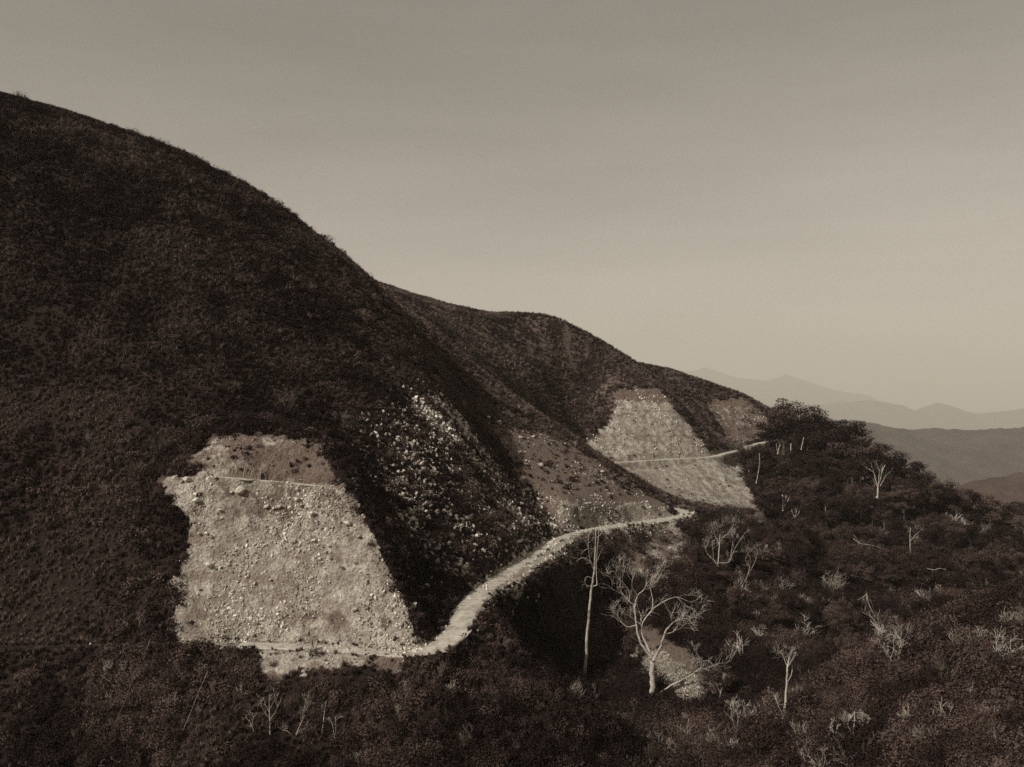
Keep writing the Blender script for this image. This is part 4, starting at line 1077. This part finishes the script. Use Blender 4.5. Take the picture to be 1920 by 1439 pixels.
bare_tree('leaning_pole', 'short pole stuck beside the left end of the lower road', (266,1242), [([(266,1242),(274,1222),(282,1198)], .09, .06)], seed=33, twigs=(0, 0), group='leaning poles', cat='pole', yr=(180, 198), mat=M_TWIG)
for u, v, hh, lab in [(541,778,52,'pale leafless bush on the hillside above the near cutting'), (300,858,46,'twiggy leafless bush left of the top of the cutting'), (236,668,30,'leafless bush alone on the dark hillside far left'), (435,742,34,'leafless bush between the cutting and the upper hillside'), (640,800,30,'dry bush just right of the top of the cutting')]:
    bare_tree('dry_bush', lab, (u, v), [([(u, v), (u - 1, v - hh * .3), (u + 1, v - hh * .55)], .07, .03), ([(u, v), (u - 7, v - hh * .3), (u - 13, v - hh * .6)], .05, .02), ([(u, v), (u + 7, v - hh * .35), (u + 12, v - hh * .6)], .05, .02), ([(u, v), (u + 3, v - hh * .35), (u + 5, v - hh * .7)], .05, .02)], seed=u, twigs=(6, 2), twl=.35, group='leafless bushes on the hillside', cat='bush', mat=M_TWIG, yr=(200, 420))
# ------------------------------------------------------------------ people on the road
def person_mesh(name, stride=.12, arm=.1, coat=False):
    me = bpy.data.meshes.new(name); V = []; E = []; RD = []
    def add(p, r, parent=None):
        V.append(p); RD.append(r); i = len(V) - 1
        if parent is not None: E.append((parent, i))
        return i
    pel = add((0, 0, .93), (.15, .11)); wst = add((0, 0, 1.08), (.135, .10), pel); cst = add((0, .01, 1.27), (.165, .115), wst); shl = add((0, 0, 1.40), (.12, .09), cst)
    nk = add((0, -.01, 1.48), (.055, .055), shl); hd = add((0, -.015, 1.56), (.075, .088), nk); hd2 = add((0, -.01, 1.64), (.078, .092), hd); add((0, 0, 1.70), (.05, .06), hd2)
    for s in (-1, 1):
        h = add((s * .09, 0, .88), (.092, .095), pel); k = add((s * .095, -.03 + s * stride, .50), (.062, .066), h); c = add((s * .10, .02 + s * stride * 1.2, .33), (.058, .062), k)
        an = add((s * .10, .03 + s * stride * 1.7, .09), (.038, .042), c); hl = add((s * .10, .0 + s * stride * 1.7, .04), (.042, .04), an); add((s * .115, -.15 + s * stride * 1.7, .03), (.036, .028), hl)
        a = add((s * .195, 0, 1.38), (.06, .06), shl); el = add((s * .25, .03 - s * arm, 1.12), (.043, .043), a); wr = add((s * .26, -.05 - s * arm * 1.8, .90), (.03, .026), el)
        pm = add((s * .262, -.07 - s * arm * 2, .84), (.038, .02), wr)
        for f, (dy, L) in enumerate(((-.026, .07), (-.009, .08), (.009, .075), (.026, .06))):
            b = add((s * .266, -.07 + dy - s * arm * 2, .80), (.0095, .0095), pm); m_ = add((s * .262, -.075 + dy - s * arm * 2, .80 - L * .6), (.009, .009), b); add((s * .252, -.08 + dy - s * arm * 2, .80 - L), (.008, .008), m_)
        t = add((s * .255, -.105 - s * arm * 2, .83), (.011, .011), pm); add((s * .25, -.12 - s * arm * 2, .795), (.0095, .0095), t)
    me.from_pydata(V, E, [])
    o = bpy.data.objects.new(name, me); COL.objects.link(o)
    md = o.modifiers.new('skin', 'SKIN')
    if not me.skin_vertices: me.skin_vertices.new()
    for i, (a, b) in enumerate(RD):
        me.skin_vertices[0].data[i].radius = (a, b); me.skin_vertices[0].data[i].use_root = (i == 0)
    sb = o.modifiers.new('sub', 'SUBSURF'); sb.levels = 1; sb.render_levels = 1
    dg = bpy.context.evaluated_depsgraph_get(); dg.update()
    out = bpy.data.meshes.new_from_object(o.evaluated_get(dg)); out.name = name
    bpy.data.objects.remove(o)
    out.polygons.foreach_set('use_smooth', [True] * len(out.polygons))
    return out
def lathe(profile, sides=14, mat=None, name='part', sx=1, sy=1):
    v = []; f = []
    for r, z in profile:
        for s in range(sides): v.append((r * math.cos(6.2832 * s / sides) * sx, r * math.sin(6.2832 * s / sides) * sy, z))
    for k in range(len(profile) - 1):
        for s in range(sides): f.append((k * sides + s, k * sides + (s + 1) % sides, (k + 1) * sides + (s + 1) % sides, (k + 1) * sides + s))
    me = bpy.data.meshes.new(name); me.from_pydata(v, [], f); me.polygons.foreach_set('use_smooth', [True] * len(f)); me.materials.append(mat); me.update(); return me
BODY = [person_mesh('person', .10, .10), person_mesh('person', .02, .03), person_mesh('person', -.12, -.12)]
def person(u, v, label, top, low, pose, face, hat=None, robe=False, h=1.66, yr=(185, 260)):
    x, y, z = hit(u, v, *yr)
    d1, s1, z1 = road_dist(np.array([x]), np.array([y]), road1)
    if d1[0] < HW1 + .6: z = max(z, float(z1[0]) - .02)
    me = BODY[pose].copy(); me.materials.clear()
    for m in (M_SKIN, low, top, M_HAIR): me.materials.append(m)
    for pl in me.polygons:
        c = pl.center; k = 0
        if .10 < c.z < 1.0 and abs(c.x) < .235: k = 1
        if c.z <= .10 : k = 3
        if 1.0 <= c.z < 1.46: k = 2
        if abs(c.x) >= .235 and c.z < .95: k = 0
        if c.z > 1.64 or (c.z > 1.53 and c.y > .02): k = 3
        pl.material_index = k
    o = link('person', me, label=label, category='person', group='people on the road')
    o.location = (x, y, z); o.rotation_euler = (0, 0, face); o.scale = (h / 1.72,) * 3
    if robe:
        link('robe', lathe([(.30, .16), (.29, .3), (.26, .6), (.225, .9), (.2, 1.08), (.225, 1.28), (.19, 1.41), (.08, 1.47)], 16, top, 'robe', 1.0, .72), o)
    if hat == 'cone': link('hat', lathe([(.26, 1.62), (.2, 1.66), (.1, 1.73), (.01, 1.79)], 14, M_HAT, 'hat'), o)
    if hat == 'sun': link('hat', lathe([(.19, 1.645), (.115, 1.66), (.10, 1.74), (.06, 1.78), (.005, 1.785)], 14, M_HAT, 'hat'), o)
    if hat == 'dark': link('headcloth', lathe([(.11, 1.62), (.118, 1.68), (.09, 1.75), (.005, 1.77)], 14, M_CLOTH_D, 'headcloth'), o)
    return o
person(913, 1109.5, 'person in a long white robe, right one of the white pair on the road', M_CLOTH_W, M_CLOTH_W, 1, .2, 'dark', True)
person(907, 1109.5, 'person in white with bent arm, left one of the white pair on the road', M_CLOTH_W, M_CLOTH_W, 0, .5, 'dark')
person(902, 1104, 'person in dark clothes close behind the white pair on the road', M_CLOTH_D, M_CLOTH_M, 2, -.4, 'dark')
person(921, 1086, 'person in dark clothes and pale hat standing beyond the white pair', M_CLOTH_D, M_CLOTH_D, 1, .1, 'sun')
person(932, 1082, 'person in drab clothes, farthest along the road past the pale hat', M_CLOTH_M, M_CLOTH_D, 0, .8, 'dark')
person(586, 1219, 'person in dark clothes at the left on the lower road under the cutting', M_CLOTH_D, M_CLOTH_M, 2, 1.5, 'dark', yr=(183, 200))
person(594, 1217, 'person in white beside the dark one at the left on the lower road', M_CLOTH_W, M_CLOTH_W, 1, 1.2, 'dark', yr=(183, 200))
person(733, 1227, 'person in white jacket and dark trousers at the right end of the lower road', M_CLOTH_W, M_CLOTH_D, 0, 1.4, 'dark', yr=(183, 200))
person(755, 1221, 'small stooping dark figure at the foot of the cutting corner', M_CLOTH_D, M_CLOTH_D, 2, -1.2, 'dark', h=1.4, yr=(183, 200))

# ------------------------------------------------------------------ haze: the air of the place
def haze_box():
    x0, x1, y0, y1, z0, z1 = -110000, 130000, -3000, 130000, -1700, 2400
    v = [(x, y, z) for z in (z0, z1) for y in (y0, y1) for x in (x0, x1)]
    f = [(0, 2, 3, 1), (4, 5, 7, 6), (0, 1, 5, 4), (2, 6, 7, 3), (0, 4, 6, 2), (1, 3, 7, 5)]
    me = bpy.data.meshes.new('haze'); me.from_pydata(v, [], f); me.update()
    m = bpy.data.materials.new('haze_air'); m.use_nodes = True; nt = m.node_tree; nt.nodes.clear()
    out = nt.nodes.new('ShaderNodeOutputMaterial'); pv = nt.nodes.new('ShaderNodeVolumePrincipled')
    pv.inputs['Color'].default_value = (.98, .912, .79, 1); pv.inputs['Density'].default_value = HAZE_DENSITY; pv.inputs['Anisotropy'].default_value = 0.0
    nt.links.new(pv.outputs[0], out.inputs['Volume'])
    me.materials.append(m)
    o = link('haze', me, kind='stuff', label='pale haze in the air over the valley', category='haze')
    return o
HAZE_DENSITY = 3.3e-5
haze_box()
